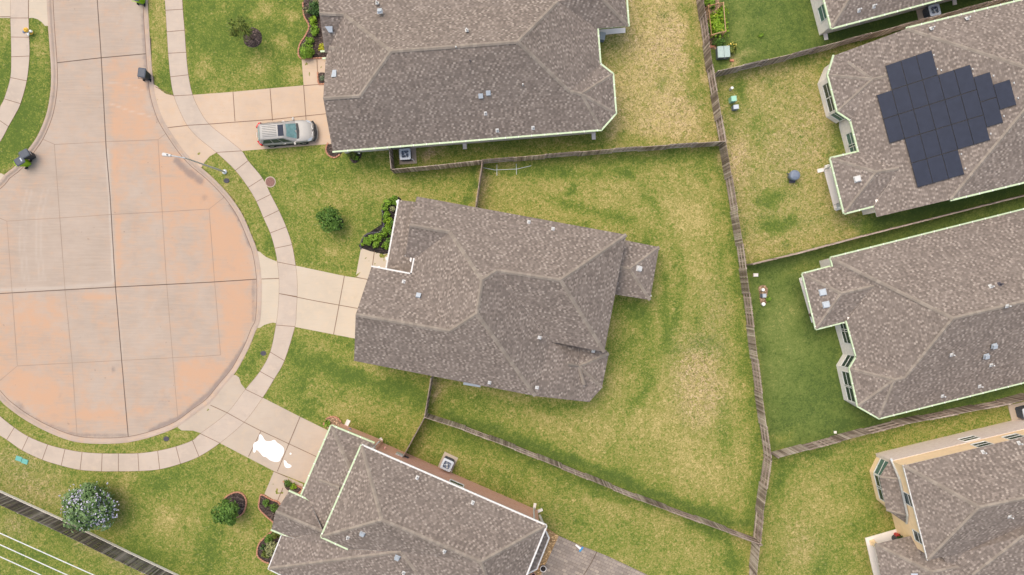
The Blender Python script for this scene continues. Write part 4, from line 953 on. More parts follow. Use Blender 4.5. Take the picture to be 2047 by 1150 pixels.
rX = Roof(hE, pl, [('X', [(537, 1137), (563.4, 1070), (588, 1077), (640, 1061), (690, 1085), (700, 1098), (801.6, 1103)]), ('XS', [(537, 1137), (801.6, 1103), (920, 1260), (740, 1232)])],
          {(537, 1137): 2.8, (563.4, 1070): 2.8, (801.6, 1103): 5.15, (700, 1098): 4.2, (690, 1085): 4.1, (640, 1061): 3.75, (588, 1077): 3.0, (920, 1260): 4.33, (740, 1232): 2.8})
rX.caps([[(537, 1137), (801.6, 1103), (920, 1260)]]); rX.gutter([[(563.4, 1070), (537, 1137)], [(537, 1137), (600, 1169, 2.8)]], 'gutter_white', .08)
vents(rF, [('p', 834, 955, .1, 'vent_white'), ('p', 945, 1005, .1, 'vent_white'), ('b', 725, 1066, .34, 'vent_blue'), ('p', 695.5, 1074.5, .1, 'vent_white'), ('p', 888.5, 1102, .1, 'vent_white')]); vents(rX, [('p', 807, 1145, .1, 'vent_white')])
vents(rF, [('b', 794.5, 1114, .34, 'vent_blue')])
rG = Roof(hE, {'N': Plane((662.5, 852), (747.7, 887), 2.7, .42, (699, 936)), 'W': Plane((662.5, 852), (603, 990), 2.7, .38, (699, 936))},
          [('N', [(662.5, 852), (747.7, 887), (760, 930), (699, 936)]), ('W', [(662.5, 852), (699, 936), (760, 930), (705, 1080), (640, 1061), (619, 1002), (603, 990)])],
          {(662.5, 852): 2.7, (747.7, 887): 2.7, (603, 990): 2.7, (760, 930): 3.7, (705, 1080): 4.0, (640, 1061): 3.4, (619, 1002): 2.9})
rG.caps([[(662.5, 852), (699, 936)], [(636.4, 959.7), (678, 976)]], .28); rG.gutter([[(747.7, 887), (662.5, 852), (603, 990)]], 'gutter_pale', .13)
rQ = Roof(hE, {'N': Plane((577, 983), (619, 1002), 2.8, .5, (552, 1027)), 'S': Plane((542.6, 1058), (587.8, 1077), 2.8, .5, (552, 1027))},
          [('N', [(577, 983), (619, 1002), (645, 1063), (551, 1023)]), ('S', [(551, 1023), (645, 1063), (587.8, 1077), (542.6, 1058)])], {(577, 983): 2.8, (619, 1002): 2.8, (542.6, 1058): 2.8, (587.8, 1077): 2.8, (551, 1023): 3.75, (645, 1063): 4.0})
rQ.caps([[(551, 1023), (645, 1063)]], .28); rQ.gutter([[(577, 983), (619, 1002)], [(542.6, 1058), (587.8, 1077)]], 'gutter_pale', .13)
rS = Roof(hE, {}, [(None, [(1080, 1050), (1090, 1063), (1096, 1076), (1072, 1137), (1040, 1150)])], {(1080, 1050): 2.8, (1090, 1063): 2.6, (1096, 1076): 2.5, (1072, 1137): 2.5, (1040, 1150): 2.9}, name='shed_roof')
rS.gutter([[(1090, 1063), (1096, 1076), (1072, 1137)], [(1072, 1137), (1055, 1146, 2.6)]], 'gutter_white', .11)
_, wE = wall(hE, [(723, 891), (1091, 1051.5), (1010, 1251), (965, 1190), (801, 1098), (700, 1093), (640, 1073)], zu, zu + .05, 'red_brick', .36)
wall(hE, [(662.5, 852), (760, 892), (740, 1060), (640, 1061), (603, 990)], 2.7, 2.6, 'red_brick', .25)
wall(hE, [(577, 983), (640, 1010), (640, 1080), (542.6, 1058)], 2.8, 2.7, 'red_brick', .45); wall(hE, [(563.4, 1070), (700, 1090), (760, 1225), (537, 1137)], 2.8, 2.7, 'red_brick', .4)
win_at(hE, wE, 915, 963, 1.2, 1.9, 3.2, 'glass_dark')
# patio of the brick house
o = slab('patio', [(1117, 1071), (1160, 1090), (1215, 1112), (1300, 1152), (1360, 1215), (1050, 1215)], .05, 'patio_pavers'); struct(o)
jm = MB(); jl(jm, [(1193, 1103), (1180, 1128), (1160, 1160), (1140, 1200)], .07, .056); jm.build('joint', 'joint_bold', o)
struct(slab('path', [(1078, 1045), (1117, 1071), (1085, 1150), (1050, 1215), (1000, 1215)], .03, 'gravel_gold'))

# ---- tan two-storey house, lower right
hF = group_thing('house', 'tan stucco and brick two-storey house in the lower right corner with bay window', 'house', W(1930, 1030), 'houses behind the back fence')
zf = 4.5
pl = {'W': Plane((1806.5, 931), (1855, 1119.6), zf, .55, (1958, 1014)), 'N': Plane((1806.5, 931), (2047, 873), zf, .55, (1958, 1014)), 'S': Plane((1855, 1119.6), (1928, 1104), zf, .55, (1958, 1014))}
rU = Roof(hF, pl, [('W', [(1806.5, 931), (1958.7, 1014.6), (1855, 1119.6)]), ('N', [(1806.5, 931), (2300, 812), (2330, 938), (1958.7, 1014.6)]), ('S', [(1855, 1119.6), (1958.7, 1014.6), (2330, 938), (2330, 1000), (2047, 1052), (1928, 1104)])],
          {(1806.5, 931): zf, (1855, 1119.6): zf, (2300, 812): zf, (1928, 1104): zf, (2047, 1052): 5.4, (2330, 1000): 5.8})
rU.caps([[(1806.5, 931), (1958.7, 1014.6), (2330, 938)], [(1958.7, 1014.6), (1855, 1119.6)]])
rU.gutter([[(1806.5, 931), (1855, 1119.6)]], 'gutter_white', .06)
rV = Roof(hF, {}, [(None, [(1880, 1110), (1928, 1104), (2047, 1052), (2330, 1000), (2330, 1015), (2047, 1071), (1945, 1150), (1900, 1135)]), (None, [(1945, 1150), (2047, 1071), (2330, 1015), (2330, 1320), (1920, 1320)])],
          {(1880, 1110): 4.0, (1928, 1104): 4.5, (2047, 1052): 5.4, (2330, 1000): 5.8, (2330, 1015): 6.1, (2047, 1071): 5.9, (1945, 1150): 4.6, (1900, 1135): 3.8, (2330, 1320): 3.5, (1920, 1320): 3.0})
rV.caps([[(1945, 1150), (2047, 1071), (2330, 1015)]])
rW = Roof(hF, {'N': Plane((1748.7, 1087.7), (1822, 1071), 2.3, .42, (1864, 1144)), 'W': Plane((1748.7, 1087.7), (1761, 1150), 2.3, .42, (1864, 1144))},
          [('N', [(1748.7, 1087.7), (1822, 1071), (1900, 1085), (1960, 1110), (1935, 1130), (1864, 1144)]), ('W', [(1748.7, 1087.7), (1864, 1144), (1935, 1130), (1945, 1150), (1900, 1320), (1790, 1320)])],
          {(1748.7, 1087.7): 2.3, (1822, 1071): 2.3, (1900, 1085): 3.3, (1960, 1110): 4.2, (1935, 1130): 4.2, (1864, 1144): 3.9, (1945, 1150): 4.3, (1900, 1320): 3.6, (1790, 1320): 2.3})
rW.caps([[(1748.7, 1087.7), (1864, 1144), (1935, 1130)]])
rBay = Roof(hF, {}, [(None, [(1780.7, 917), (1758, 954), (1798, 958)]), (None, [(1758, 954), (1771.5, 1019), (1814, 1030), (1798, 958)]), (None, [(1771.5, 1019), (1812.6, 1047), (1814, 1030)])],
            {(1780.7, 917): 2.3, (1758, 954): 2.3, (1771.5, 1019): 2.3, (1812.6, 1047): 2.3, (1798, 958): 2.95, (1814, 1030): 2.95}, name='bay_roof')
rBay.caps([[(1758, 954), (1798, 958)], [(1771.5, 1019), (1814, 1030)]], .22)
mb = MB(); ln = [W(1780.7, 917, 2.36), W(1798, 958, 3.03), W(1814, 1030, 3.03), W(1812.6, 1047, 2.36)]
for a, b in zip(ln, ln[1:]): mb.bar(a, b, .16, .08)
mb.build('flashing', 'metal_galv', rBay.o)
_, wU = wall(hF, [(1806.5, 931), (2300, 812), (2330, 1000), (1928, 1104), (1855, 1119.6)], zf, zf + .05, 'stucco_tan', .22)
# brick lower storey set just proud on the north side
_, wN = wall(hF, [(1806.5, 931), (2300, 812), (2310, 850), (1812, 958)], zf, 2.45, 'pale_brick', .19, name='brick_wall')
_, wB = wall(hF, [(1753, 911), (1738, 941.5), (1752, 998), (1786, 1028), (1815, 1000), (1800, 905)], 0, 2.25, 'stucco_tan', 0)
win_at(hF, wB, 1758, 934, 1.5, .7, 2.0, 'glass_teal'); win_at(hF, wB, 1750, 963, 1.15, .7, 2.0, 'glass_dark'); win_at(hF, wB, 1758, 990, 1.15, .7, 2.0, 'glass_dark')
win_at(hF, wU, 1818, 999, 1.0, 2.9, 4.2); win_at(hF, wU, 1842, 1073, .9, 2.9, 4.2); win_at(hF, wU, 1963, 889, 1.2, 3.0, 4.0); win_at(hF, wU, 2026, 873.5, 1.2, 3.0, 4.0); win_at(hF, wN, 1937, 878, 1.3, 1.3, 2.2, 'glass_dark')
wall(hF, [(1838, 1092), (1960, 1110), (2330, 1050), (2330, 1320), (1900, 1320), (1800, 1160)], 2.3, 2.3, 'stucco_tan', .5)
p_ = slab('patio_slab', [(1729, 1075.5), (1790, 1058), (1830, 1060), (1860, 1160), (1840, 1300), (1780, 1300)], .08, 'patio_concrete'); p_.parent = hF; p_.location = -hF.location
post(hF, 1742, 1083, 2.2, .3, 'stucco_tan'); vents(rW, [('b', 1828, 1150, .45, 'metal_light'), ('f', 1837, 1096, .5, 'vent_blue')])
vents(rU, [('p', 1965, 904, .1, 'vent_white'), ('p', 2037, 886, .1, 'vent_white'), ('p', 2018, 1033, .1, 'vent_white')])

# ---- house at the upper right edge
hG = group_thing('house', 'shingled house corner at the top right edge above the mown green yard', 'house', W(1780, -40), 'houses behind the back fence')
zg = 2.7
pl = {'S': Plane((1663, 55.6), (1873, 0), zg, .52, (1750, -100)), 'W': Plane((1663, 55.6), (1649, 0), zg, .52, (1750, -100))}
rGg = Roof(hG, pl, [('S', [(1663, 55.6), (2300, -113), (2270, -230), (1755, -95)]), ('W', [(1663, 55.6), (1755, -95), (1610, -150)])], {(1663, 55.6): zg, (2300, -113): zg, (1610, -150): zg})
rGg.caps([[(1663, 55.6), (1755, -95), (2270, -230)]]); rGg.gutter([[(1610, -150), (1663, 55.6), (2300, -113)]])
_, wG = wall(hG, [(1663, 55.6), (2300, -113), (2270, -230), (1610, -150)], zg, zg - .02, 'stone_cream', .3)
win_at(hG, wG, 1652, 24, 1.2, .8, 2.1, 'glass_teal')
p_ = slab('patio_slab', [(1637, 0), (1650, 55), (1672, 49), (1650, -80), (1618, -80)], .06, 'patio_concrete'); p_.parent = hG; p_.location = -hG.location
vents(rGg, [('p', 1747, 13, .07, 'vent_white'), ('p', 1717, 21, .07, 'vent_white')])

# ------------------------------------------------------------------ fences
def fence(label, px, bay=2.44, start=1, flip=True, wood='fence_wood', h=1.83, kick=False, name='wooden_fence', pw=.14, rails=True):
    pts = [W(*p) for p in px]; mid = pts[len(pts) // 2]
    f = group_thing(name, label, 'fence', (mid.x, mid.y, 0), 'wooden fences')
    rl = [MB(), MB(), MB()]; kb = MB(); side = start
    for a, b in zip(pts, pts[1:]):
        d = b - a; L = d.length; n = max(1, round(L / bay)); dn = d.normalized(); nn = Vector((-dn.y, dn.x, 0)); yaw = math.atan2(dn.y, dn.x)
        for m, z in zip(rl, (.35, 1.0, h - .16)):
            m.bar(a + Vector((0, 0, z)), b + Vector((0, 0, z)), .045, .09)
        if kick: kb.bar(a + nn * .07 * side + Vector((0, 0, .13)), b + nn * .07 * side + Vector((0, 0, .13)), .04, .26)
        for i in range(n):
            p0 = a + d * (i / n); p1 = a + d * ((i + 1) / n); bl = (p1 - p0).length
            pm = MB(); pm.box((p0.x, p0.y, (h - .05) / 2), (.09, .09, h - .05), yaw); pm.build('post', 'fence_rail_wood', f)
            k = max(1, round(bl / (pw + .004))); pmb = MB(); tone = random.uniform(-.12, .12)
            for j in range(k):
                c = p0 + (p1 - p0) * ((j + .5) / k) + nn * (.036 if not kick else .038) * side; hh = h + random.uniform(-.02, .02); ww = bl / k - .022 + random.uniform(-.012, .008)
                lean = random.gauss(0, .012); bz = .26 if kick else .02
                q = [(c.x + (u * dn.x + v * nn.x), c.y + (u * dn.y + v * nn.y)) for u, v in ((-ww / 2, -.009), (ww / 2, -.009), (ww / 2, .009), (-ww / 2, .009))]
                t = min(1, max(0, random.betavariate(1.3, 1.5) + tone))
                pmb.prism([(x, y, bz) for x, y in q], [(x + lean * dn.x, y + lean * dn.y, hh) for x, y in q], t)
            pmb.build('picket_panel', wood, f)
            if flip: side = -side
    p1 = pts[-1]; pm = MB(); pm.box((p1.x, p1.y, (h - .05) / 2), (.09, .09, h - .05)); pm.build('post', 'fence_rail_wood', f)
    for m in rl: m.build('rail', 'fence_rail_wood', f)
    if kick: kb.build('kickboard', 'patio_concrete', f)
    return f
fence('long weathered wood fence closing the east side of the centre back yard', [(1384, -60), (1412, 143), (1438, 292), (1471, 491), (1484, 586), (1508, 780), (1526, 909)], start=1)
fence('short weathered fence run at the bottom beside the lower right tan house yard', [(1526, 909), (1510, 1018), (1492, 1190)], start=1)
fence('fence run below the top house between its side yard and the big back yard', [(966, 328), (1088, 317.5), (1222, 306), (1437, 291)], start=1)
fence('front fence run below the air conditioner with pickets facing the lawn', [(789, 346), (876, 338), (966, 328)], start=-1, flip=False)
fence('short fence return joining the top house wall beside its air conditioner', [(789, 346), (784, 296)], start=-1, flip=False)
fence('thin fence from the upper corner down to the centre house roof', [(966, 328), (954, 408), (952, 424)], start=1, flip=False)
fence('fence stretch below the centre house running down to the brick house', [(866, 752), (853, 828), (809.5, 907)], start=1, flip=False)
fence('long diagonal fence between the big back yard and the brick house yard', [(854, 827), (929.5, 851), (1028.6, 889), (1120.7, 926), (1270, 987), (1508, 1074)], start=1)
fence('slanting fence between the green vegetable-bed yard and the straw grill yard', [(1424, 155), (1568, 122), (1720, 82), (2060, -8)], start=-1)
fence('dark thin fence between the solar panel house and the house with corner vents', [(1492, 529.5), (1580, 508.5), (1720, 471.5), (2080, 381)], start=-1, flip=False)
fence('slanting fence above the tan two-storey house below the deep green yard', [(1540, 905), (1660, 873), (1782, 841), (1992, 800), (2090, 774)], start=1)
fence('dark weathered fence with pale kickboard crossing the bottom left corner', [(-70, 950), (0, 982), (131.5, 1042), (256, 1103), (460, 1200)], start=1, flip=False, wood='dark_fence_wood', kick=True, pw=.13)

# ------------------------------------------------------------------ plants
def leaves(mb, c, rx, ry, rz, n, leaf, lumps=9, aspect=2.0, fill=.45, up=.35, asp_j=.4, hang=0., seed=None, m=0):
    rr = random.Random(seed if seed is not None else random.random())
    dirs = []
    for _ in range(lumps):
        v = Vector((rr.gauss(0, 1), rr.gauss(0, 1), rr.gauss(.3, .8))).normalized(); dirs.append((v, rr.uniform(.20, .52), rr.uniform(.45, .92), rr.random()))
    for _ in range(n):
        if rr.random() < .78:
            v, w, dd, tb = rr.choice(dirs)
            o = Vector((rr.gauss(0, 1), rr.gauss(0, 1), rr.gauss(0, 1))).normalized() * (w * rr.uniform(fill, 1.) ** .5)
            p = v * dd + o
        else:
            p = Vector((rr.gauss(0, 1), rr.gauss(0, 1), rr.gauss(0, 1))).normalized() * (rr.uniform(.1, 1.) ** .5); tb = rr.random()
        if p.length > 1.22: p *= 1.22 / p.length
        pos = Vector((c[0] + p.x * rx, c[1] + p.y * ry, max(.03, c[2] + p.z * rz)))
        nrm = (p.normalized() * .6 + Vector((rr.gauss(0, .5), rr.gauss(0, .5), rr.gauss(up, .45)))).normalized()
        a = nrm.cross(Vector((rr.gauss(0, 1), rr.gauss(0, 1), rr.gauss(0, 1)))).normalized(); b = nrm.cross(a)
        s = leaf * rr.uniform(.65, 1.35); l = s * aspect * rr.uniform(1 - asp_j / 2, 1 + asp_j / 2)
        if hang: a = (a + Vector((p.x, p.y, -hang))).normalized()
        q = [pos - a * l / 2, pos + b * s / 2 - nrm * s * .1, pos + a * l / 2, pos - b * s / 2 - nrm * s * .1]
        mb.poly(q, min(1, max(0, .25 * tb + .75 * rr.random())), m)
def bush(name, label, cat, px, py, r, h, mat, n, leaf=.10, group=None, ry=None, lumps=9, aspect=1.8, flowers=None, zc=.5, fill=.45, up=.35, stems=3, hang=0.):
    rm = r * H / F; rym = (ry or r) * H / F; c = W(px, py, h * .6); base = (c.x, c.y, 0)
    t = thing(name, label, cat, base, 0, group)
    st = MB()
    for k in range(stems):
        a = 2 * math.pi * k / stems + random.random(); e = Vector((math.cos(a) * rm * .5, math.sin(a) * rym * .5, h * .7))
        st.tube([(0, 0, -.02), e * .5 + Vector((0, 0, h * .1)), e], [.03, .02, .008], 5)
    st.build('stem', 'bark', t)
    mb = MB(); leaves(mb, (0, 0, h * zc), rm, rym, h * .5, n, leaf, lumps, aspect, fill, up, hang=hang); mb.build('foliage', mat, t)
    if flowers:
        fb = MB(); leaves(fb, (0, 0, h * .62), rm * .98, rym * .98, h * .45, flowers[1], flowers[2], lumps, 1.5, .9, .9); fb.build('blossom', flowers[0], t)
    return t
def tree(label, base, crown, r, h, mat, n, leaf, name='young_tree', group='young front yard trees', flowers=None, ry=None, hang=0., aspect=2.2, ch=.42, lumps=14, fill=.3):
    b = W(*base, 0); zc = h * (1 - ch / 2 * 1.1); c = W(*crown, zc) - b
    t = thing(name, label, 'tree', b, 0, group); rm = r * (H - zc) / F; rym = (ry or r) * (H - zc) / F
    tk = MB(); top = Vector((c.x, c.y, zc))
    tk.tube([(0, 0, -.05), (c.x * .3, c.y * .3, zc * .45), top * .8 if False else Vector((c.x * .8, c.y * .8, zc * .85)), top], [.07, .055, .04, .02], 8)
    for k in range(7):
        a = 2 * math.pi * k / 7 + random.random() * .6; f0 = random.uniform(.55, .9); s0 = Vector((c.x * f0, c.y * f0, zc * f0)); e = top + Vector((math.cos(a) * rm * .75, math.sin(a) * rym * .75, random.uniform(-.2, .5)))
        tk.tube([s0, (s0 + e) / 2 + Vector((0, 0, .12)), e], [.03, .02, .007], 5)
    tk.build('trunk', 'bark', t)
    mb = MB(); leaves(mb, top, rm, rym, h * ch * .62, n, leaf, lumps, aspect, fill, .35, hang=hang); mb.build('crown', mat, t)
    if flowers:
        fb = MB(); leaves(fb, top + Vector((0, 0, .25)), rm * 1.02, rym * 1.02, h * ch * .6, flowers[1], flowers[2], lumps, 1.9, .92, .9); fb.build('blossom', flowers[0], t)
    return t
tree('slim olive green young tree leaning over a dark mulch ring on the top lawn', (505, 79), (482, 57), 26, 3.0, 'leaf_olive', 900, .085, hang=.6, aspect=3.2, lumps=10, fill=.1)
tree('round dense green young tree on the lawn before the centre house', (671, 446), (659, 438), 26, 2.2, 'leaf_green', 2600, .10, ch=.6)
tree('leafy young tree beside a brick-edged mulch oval at lower left', (462, 1016), (453, 1022), 27, 2.3, 'leaf_green', 2300, .12, ry=25, ch=.6)
tree('large crape myrtle covered in pale lavender blossom by the dark fence', (194, 991), (178, 1013), 50, 3.4, 'leaf_myrtle', 6500, .13, 'flowering_tree', None, ('flower_lavender', 800, .09), ry=44, ch=.78, lumps=30, fill=.35)

BED = 'planting beds'
def bed(label, px, mat='mulch_dark', edge=None, edge_closed=True, edge_mat='brick_edge', name='mulch_bed', z=.03):
    q = catmull([W(*p) for p in px], 3, True); cen = sum(q, Vector((0, 0))) / len(q)
    t = group_thing(name, label, 'planting bed', (cen.x, cen.y, 0), BED)
    mb = MB(); n = len(q); o = mb.add([(p.x, p.y, .008) for p in q]); m = mb.add([(cen.x + (p.x - cen.x) * .88, cen.y + (p.y - cen.y) * .88, z + .03 + random.uniform(0, .02)) for p in q]); c = mb.add([(cen.x, cen.y, z + .06)])[0]
    ar = sum(q[i].x * q[(i + 1) % n].y - q[(i + 1) % n].x * q[i].y for i in range(n))
    for i in range(n):
        j = (i + 1) % n; a = (o[i], o[j], m[j], m[i]); b = (m[i], m[j], c)
        mb.face(a if ar > 0 else a[::-1]); mb.face(b if ar > 0 else b[::-1])
    mb.build('mulch', mat, t)
    if edge:
        e = catmull([W(*p) for p in edge], 4, edge_closed and edge is px); 
        if edge is px: e = e + [e[0]]
        eb = MB(); carry = 0.
        for a, b in zip(e, e[1:]):
            d = b - a; L = d.length; k = carry
            while k < L:
                p = a + d * (k / L); eb.box((p.x, p.y, .05 + random.uniform(-.01, .015)), (.20, .11, .12), math.atan2(d.y, d.x) + random.gauss(0, .08)); k += .225
            carry = k - L
        eb.build('brick_edging', edge_mat, t)
    return t
def circ(x, y, rx, ry=None, n=12): return [(x + rx * math.cos(2 * math.pi * k / n) * random.uniform(.95, 1.05), y + (ry or rx) * math.sin(2 * math.pi * k / n) * random.uniform(.95, 1.05)) for k in range(n)]
bed('dark round mulch ring under the slim olive tree', circ(505, 76, 19, 20), 'mulch_dark')
bed('small black mulch ring beside the round tree before the centre house', circ(671, 445, 16, 17), 'mulch_black')
B1 = [(446, 1004), (450, 996), (457, 989.6), (471.7, 983.7), (485, 987), (492.4, 999), (491.5, 1014), (484, 1028), (468.8, 1034), (455, 1024)]
bed('oval mulch bed ringed with red bricks at lower left lawn', B1, 'mulch_dark', B1)
B2 = [(645, -30), (612, -12), (606, 8), (605, 16), (608, 32), (615, 46), (618, 53), (610, 73.5), (601, 87), (598, 102), (601.7, 116), (630, 116), (663, 115), (660, 60)]
bed('long shrub bed along the front of the top house', B2, 'mulch_dark', [(606, 8), (608, 32), (618, 53), (610, 73.5), (601, 87), (597, 102), (601.7, 117), (630, 117), (660, 116)], False)
B3 = [(635.5, 148), (652, 147), (654, 168), (638, 168)]
bed('tiny brick-edged bed with a grey rosette beside the top house walk', B3, 'mulch_dark', [(635.5, 147), (636, 158), (638, 168), (652, 168)], False)
bed('small crescent mulch bed at the lower left corner of the top house', [(655, 288), (652, 297), (654, 307), (662, 314), (671, 315), (682, 308), (686, 301), (680, 292)], 'mulch_dark', [(655, 288), (652, 297), (654, 307), (662, 314), (671, 315), (682, 308)], False)
bed('round mulch bed with white flowers below the top house gutter', [(700, 297), (722, 297), (723, 310), (718, 321), (708, 327), (699, 318), (696, 305)], 'mulch_dark')
B4 = [(721.6, 496), (722.5, 484), (731, 470), (745, 465.6), (758, 464.5), (766, 454), (767.5, 440), (764, 420), (769, 403.5), (784.5, 394.5), (802, 398), (800, 440), (785, 506)]
bed('black curving hedge bed at the front corner of the centre house', B4, 'mulch_black', [(721.6, 496), (722.5, 484), (731, 470), (745, 465.6), (758, 464.5), (766, 454), (767.5, 440), (764, 420)], False, 'lid_dark')
B5 = [(523.5, 988.6), (542, 998), (560, 1007), (570, 1040), (550, 1052), (545.6, 1042.8), (532, 1031), (518.5, 1016), (519, 1001)]
bed('mulch bed with two shrubs below the brick house walk', B5, 'mulch_dark', B5)
B6 = [(543.4, 1062), (529.4, 1073.8), (518, 1087), (514.6, 1100.4), (516, 1112), (529.4, 1122.6), (541, 1126), (570, 1100), (580, 1062)]
bed('curving brick-edged bed with a pale round shrub at bottom left', B6, 'mulch_dark', [(548, 1059), (529.4, 1073.8), (518, 1087), (514.6, 1100.4), (516, 1112), (529.4, 1122.6), (541, 1126)], False)
bed('little triangular bed between walk and garage of the brick house', [(568, 964), (580, 966), (600, 973), (606, 981), (590, 986), (572, 978)], 'mulch_dark', [(568, 963), (580, 966), (600, 973), (607, 981)], False)
bed('stony mulch bed at the upper corner of the brick house', [(648, 847), (652, 838), (662, 833), (674, 835), (684, 845), (693, 858), (672, 868), (655, 858)], 'soil_brown', [(648, 847), (652, 838), (662, 833), (674, 835), (684, 845)], False)
bed('dark vegetable bed along the fence under the cedar trellis', [(1405, -20), (1430, -20), (1442, 25), (1448, 90), (1432, 99), (1417, 92), (1410, 50)], 'soil_brown')

S = 'shrubs in the planting beds'
for lab, x, y, r, h, mat, n, lf in (
    ('dark green round shrub near the top edge beside the top house', 627.6, 17, 14, .9, 'leaf_dark', 900, .09), ('pale leafy shrub at the very top of the long bed', 634, 1, 9, .6, 'leaf_pale', 260, .09), ('wispy pale grass clump on the outer edge of the long bed', 611, 20, 8, .45, 'leaf_pale', 150, .06),
    ('lime yellow shrub between two green ones in the long bed', 626, 41, 10, .6, 'leaf_lime', 420, .08), ('bright green shrub midway along the long bed', 628, 60, 11, .7, 'leaf_bright', 560, .08), ('low bright green shrub just above the clipped ball', 619, 82, 9, .6, 'leaf_bright', 380, .08),
    ('clipped green ball shrub at the lower corner of the long bed', 612, 103.5, 13.5, .95, 'leaf_bright', 1500, .07), ('yellow-leaved shrub against the wall of the top house', 644, 96, 9, .6, 'leaf_yellow', 300, .09), ('grey-green rosette plant in the tiny walk-side bed', 643.5, 156, 6, .35, 'leaf_grey', 70, .10),
    ('leafy shrub under the gutter of the top house', 703, 309, 9, .7, 'leaf_olive', 420, .08), ('small bright shrub inside the round white-flower bed', 711, 315, 7, .4, 'leaf_bright', 160, .08),
    ('topmost arching lime hedge bush left of the white gutter', 769, 413, 8.5, .6, 'leaf_bright', 380, .08), ('second hedge bush curving round the top of the black bed', 775, 402.5, 8.5, .6, 'leaf_bright', 380, .08), ('third hedge bush at the top end of the black bed', 787, 399.5, 9, .6, 'leaf_bright', 400, .08), ('fourth hedge bush tight against the gutter top corner', 794.5, 406, 7, .6, 'leaf_bright', 280, .08),
    ('tan strappy clump inside the ring of hedge bushes', 785, 418, 6, .4, 'leaf_pale', 130, .08), ('hedge bush just below the ring in the black bed', 772, 430, 8.5, .6, 'leaf_bright', 360, .08), ('yellow-green hedge bush at the waist of the black bed', 775.5, 443.5, 9.5, .6, 'leaf_lime', 420, .08), ('dense hedge bush below the waist of the black bed', 773.5, 457, 9, .6, 'leaf_bright', 400, .08),
    ('hedge bush at the bend of the black bed', 765, 468, 9.5, .6, 'leaf_bright', 420, .08), ('hedge bush left of the bend in the black bed', 753, 474.5, 9, .6, 'leaf_bright', 380, .08), ('hedge bush second from the left tip of the black bed', 742, 477.5, 8, .6, 'leaf_bright', 320, .08), ('hedge bush at the left tip of the black bed', 733, 482.5, 9, .6, 'leaf_bright', 380, .08), ('tiny pale sprig at the outer left corner of the black bed', 724.5, 489, 4, .3, 'leaf_lime', 60, .07),
    ('small round bush alone above the centre house walk', 751, 489, 7.5, .55, 'leaf_bright', 340, .07), ('round bush above the walk nearest the gutter', 770.5, 490, 8, .6, 'leaf_bright', 360, .07), ('upper dark hedge bush squeezed against the white gutter', 785.5, 446, 6.5, .7, 'leaf_green', 260, .08), ('middle dark hedge bush squeezed against the white gutter', 781.5, 465, 6.5, .7, 'leaf_green', 260, .08), ('lower dark hedge bush squeezed against the white gutter', 777.5, 482, 6.5, .7, 'leaf_green', 260, .08),
    ('left round shrub in the bed below the brick house walk', 532, 1006, 8, .5, 'leaf_green', 340, .07), ('right round shrub in the bed below the brick house walk', 548, 1015.5, 9, .6, 'leaf_green', 400, .07),
    ('green shrub at the top of the curving bottom left bed', 551.5, 1068, 10, .6, 'leaf_olive', 360, .09), ('bluish green shrub in the middle of the curving bed', 536.5, 1079, 9, .5, 'leaf_green', 320, .09), ('small dark tuft at the left side of the curving bed', 524.5, 1094.5, 5, .4, 'leaf_dark', 110, .08), ('olive shrub at the foot of the curving bed', 529, 1108, 8, .45, 'leaf_olive', 240, .09), ('large pale variegated ball shrub in the curving bed', 546, 1099, 16, .95, 'leaf_pale', 1500, .07),
    ('dark green shrub in the little bed by the garage', 573.7, 967.5, 7.5, .5, 'leaf_green', 330, .07), ('lime shrub in the little bed by the garage', 586.5, 973, 7, .45, 'leaf_lime', 240, .07), ('low green shrub in the stony corner bed', 653, 846, 7, .4, 'leaf_bright', 220, .07),
    ('big lime green leafy plant under the cedar trellis', 1437, 47, 21, 1.15, 'leaf_lime', 1500, .13), ('bright green plant at the top end of the vegetable bed', 1420, 3, 13, .8, 'leaf_bright', 420, .12), ('dark green plant between trellis and fence', 1416, 62, 8, .8, 'leaf_green', 260, .11), ('dark leafy plant just above the sage storage box', 1438, 84, 12, .7, 'leaf_green', 420, .11), ('yellow-flowered plant right of the sage storage box', 1464, 94, 11, .7, 'leaf_olive', 380, .10),
    ('grass tuft beside the lone pedestal in the deep green yard', 1535.5, 597, 6, .35, 'leaf_bright', 120, .09), ('weedy light green tuft alone in the vegetable yard lawn', 1521, 70, 6, .25, 'leaf_bright', 90, .09)):
    bush('shrub', lab, 'shrub', x, y, r, h, mat, n, lf, S, ry=(31 if 'big lime' in lab else None), lumps=(20 if r > 12 else 8), flowers=(('flower_yellow', 26, .09) if 'yellow-flowered' in lab else ('flower_yellow', 22, .08) if 'big lime' in lab else None))
bush('shrub', 'white-flowered plant at the wall above the round bed', 'shrub', 716, 304, 5, .35, 'leaf_green', 60, .08, S, flowers=('flower_white', 22, .10))

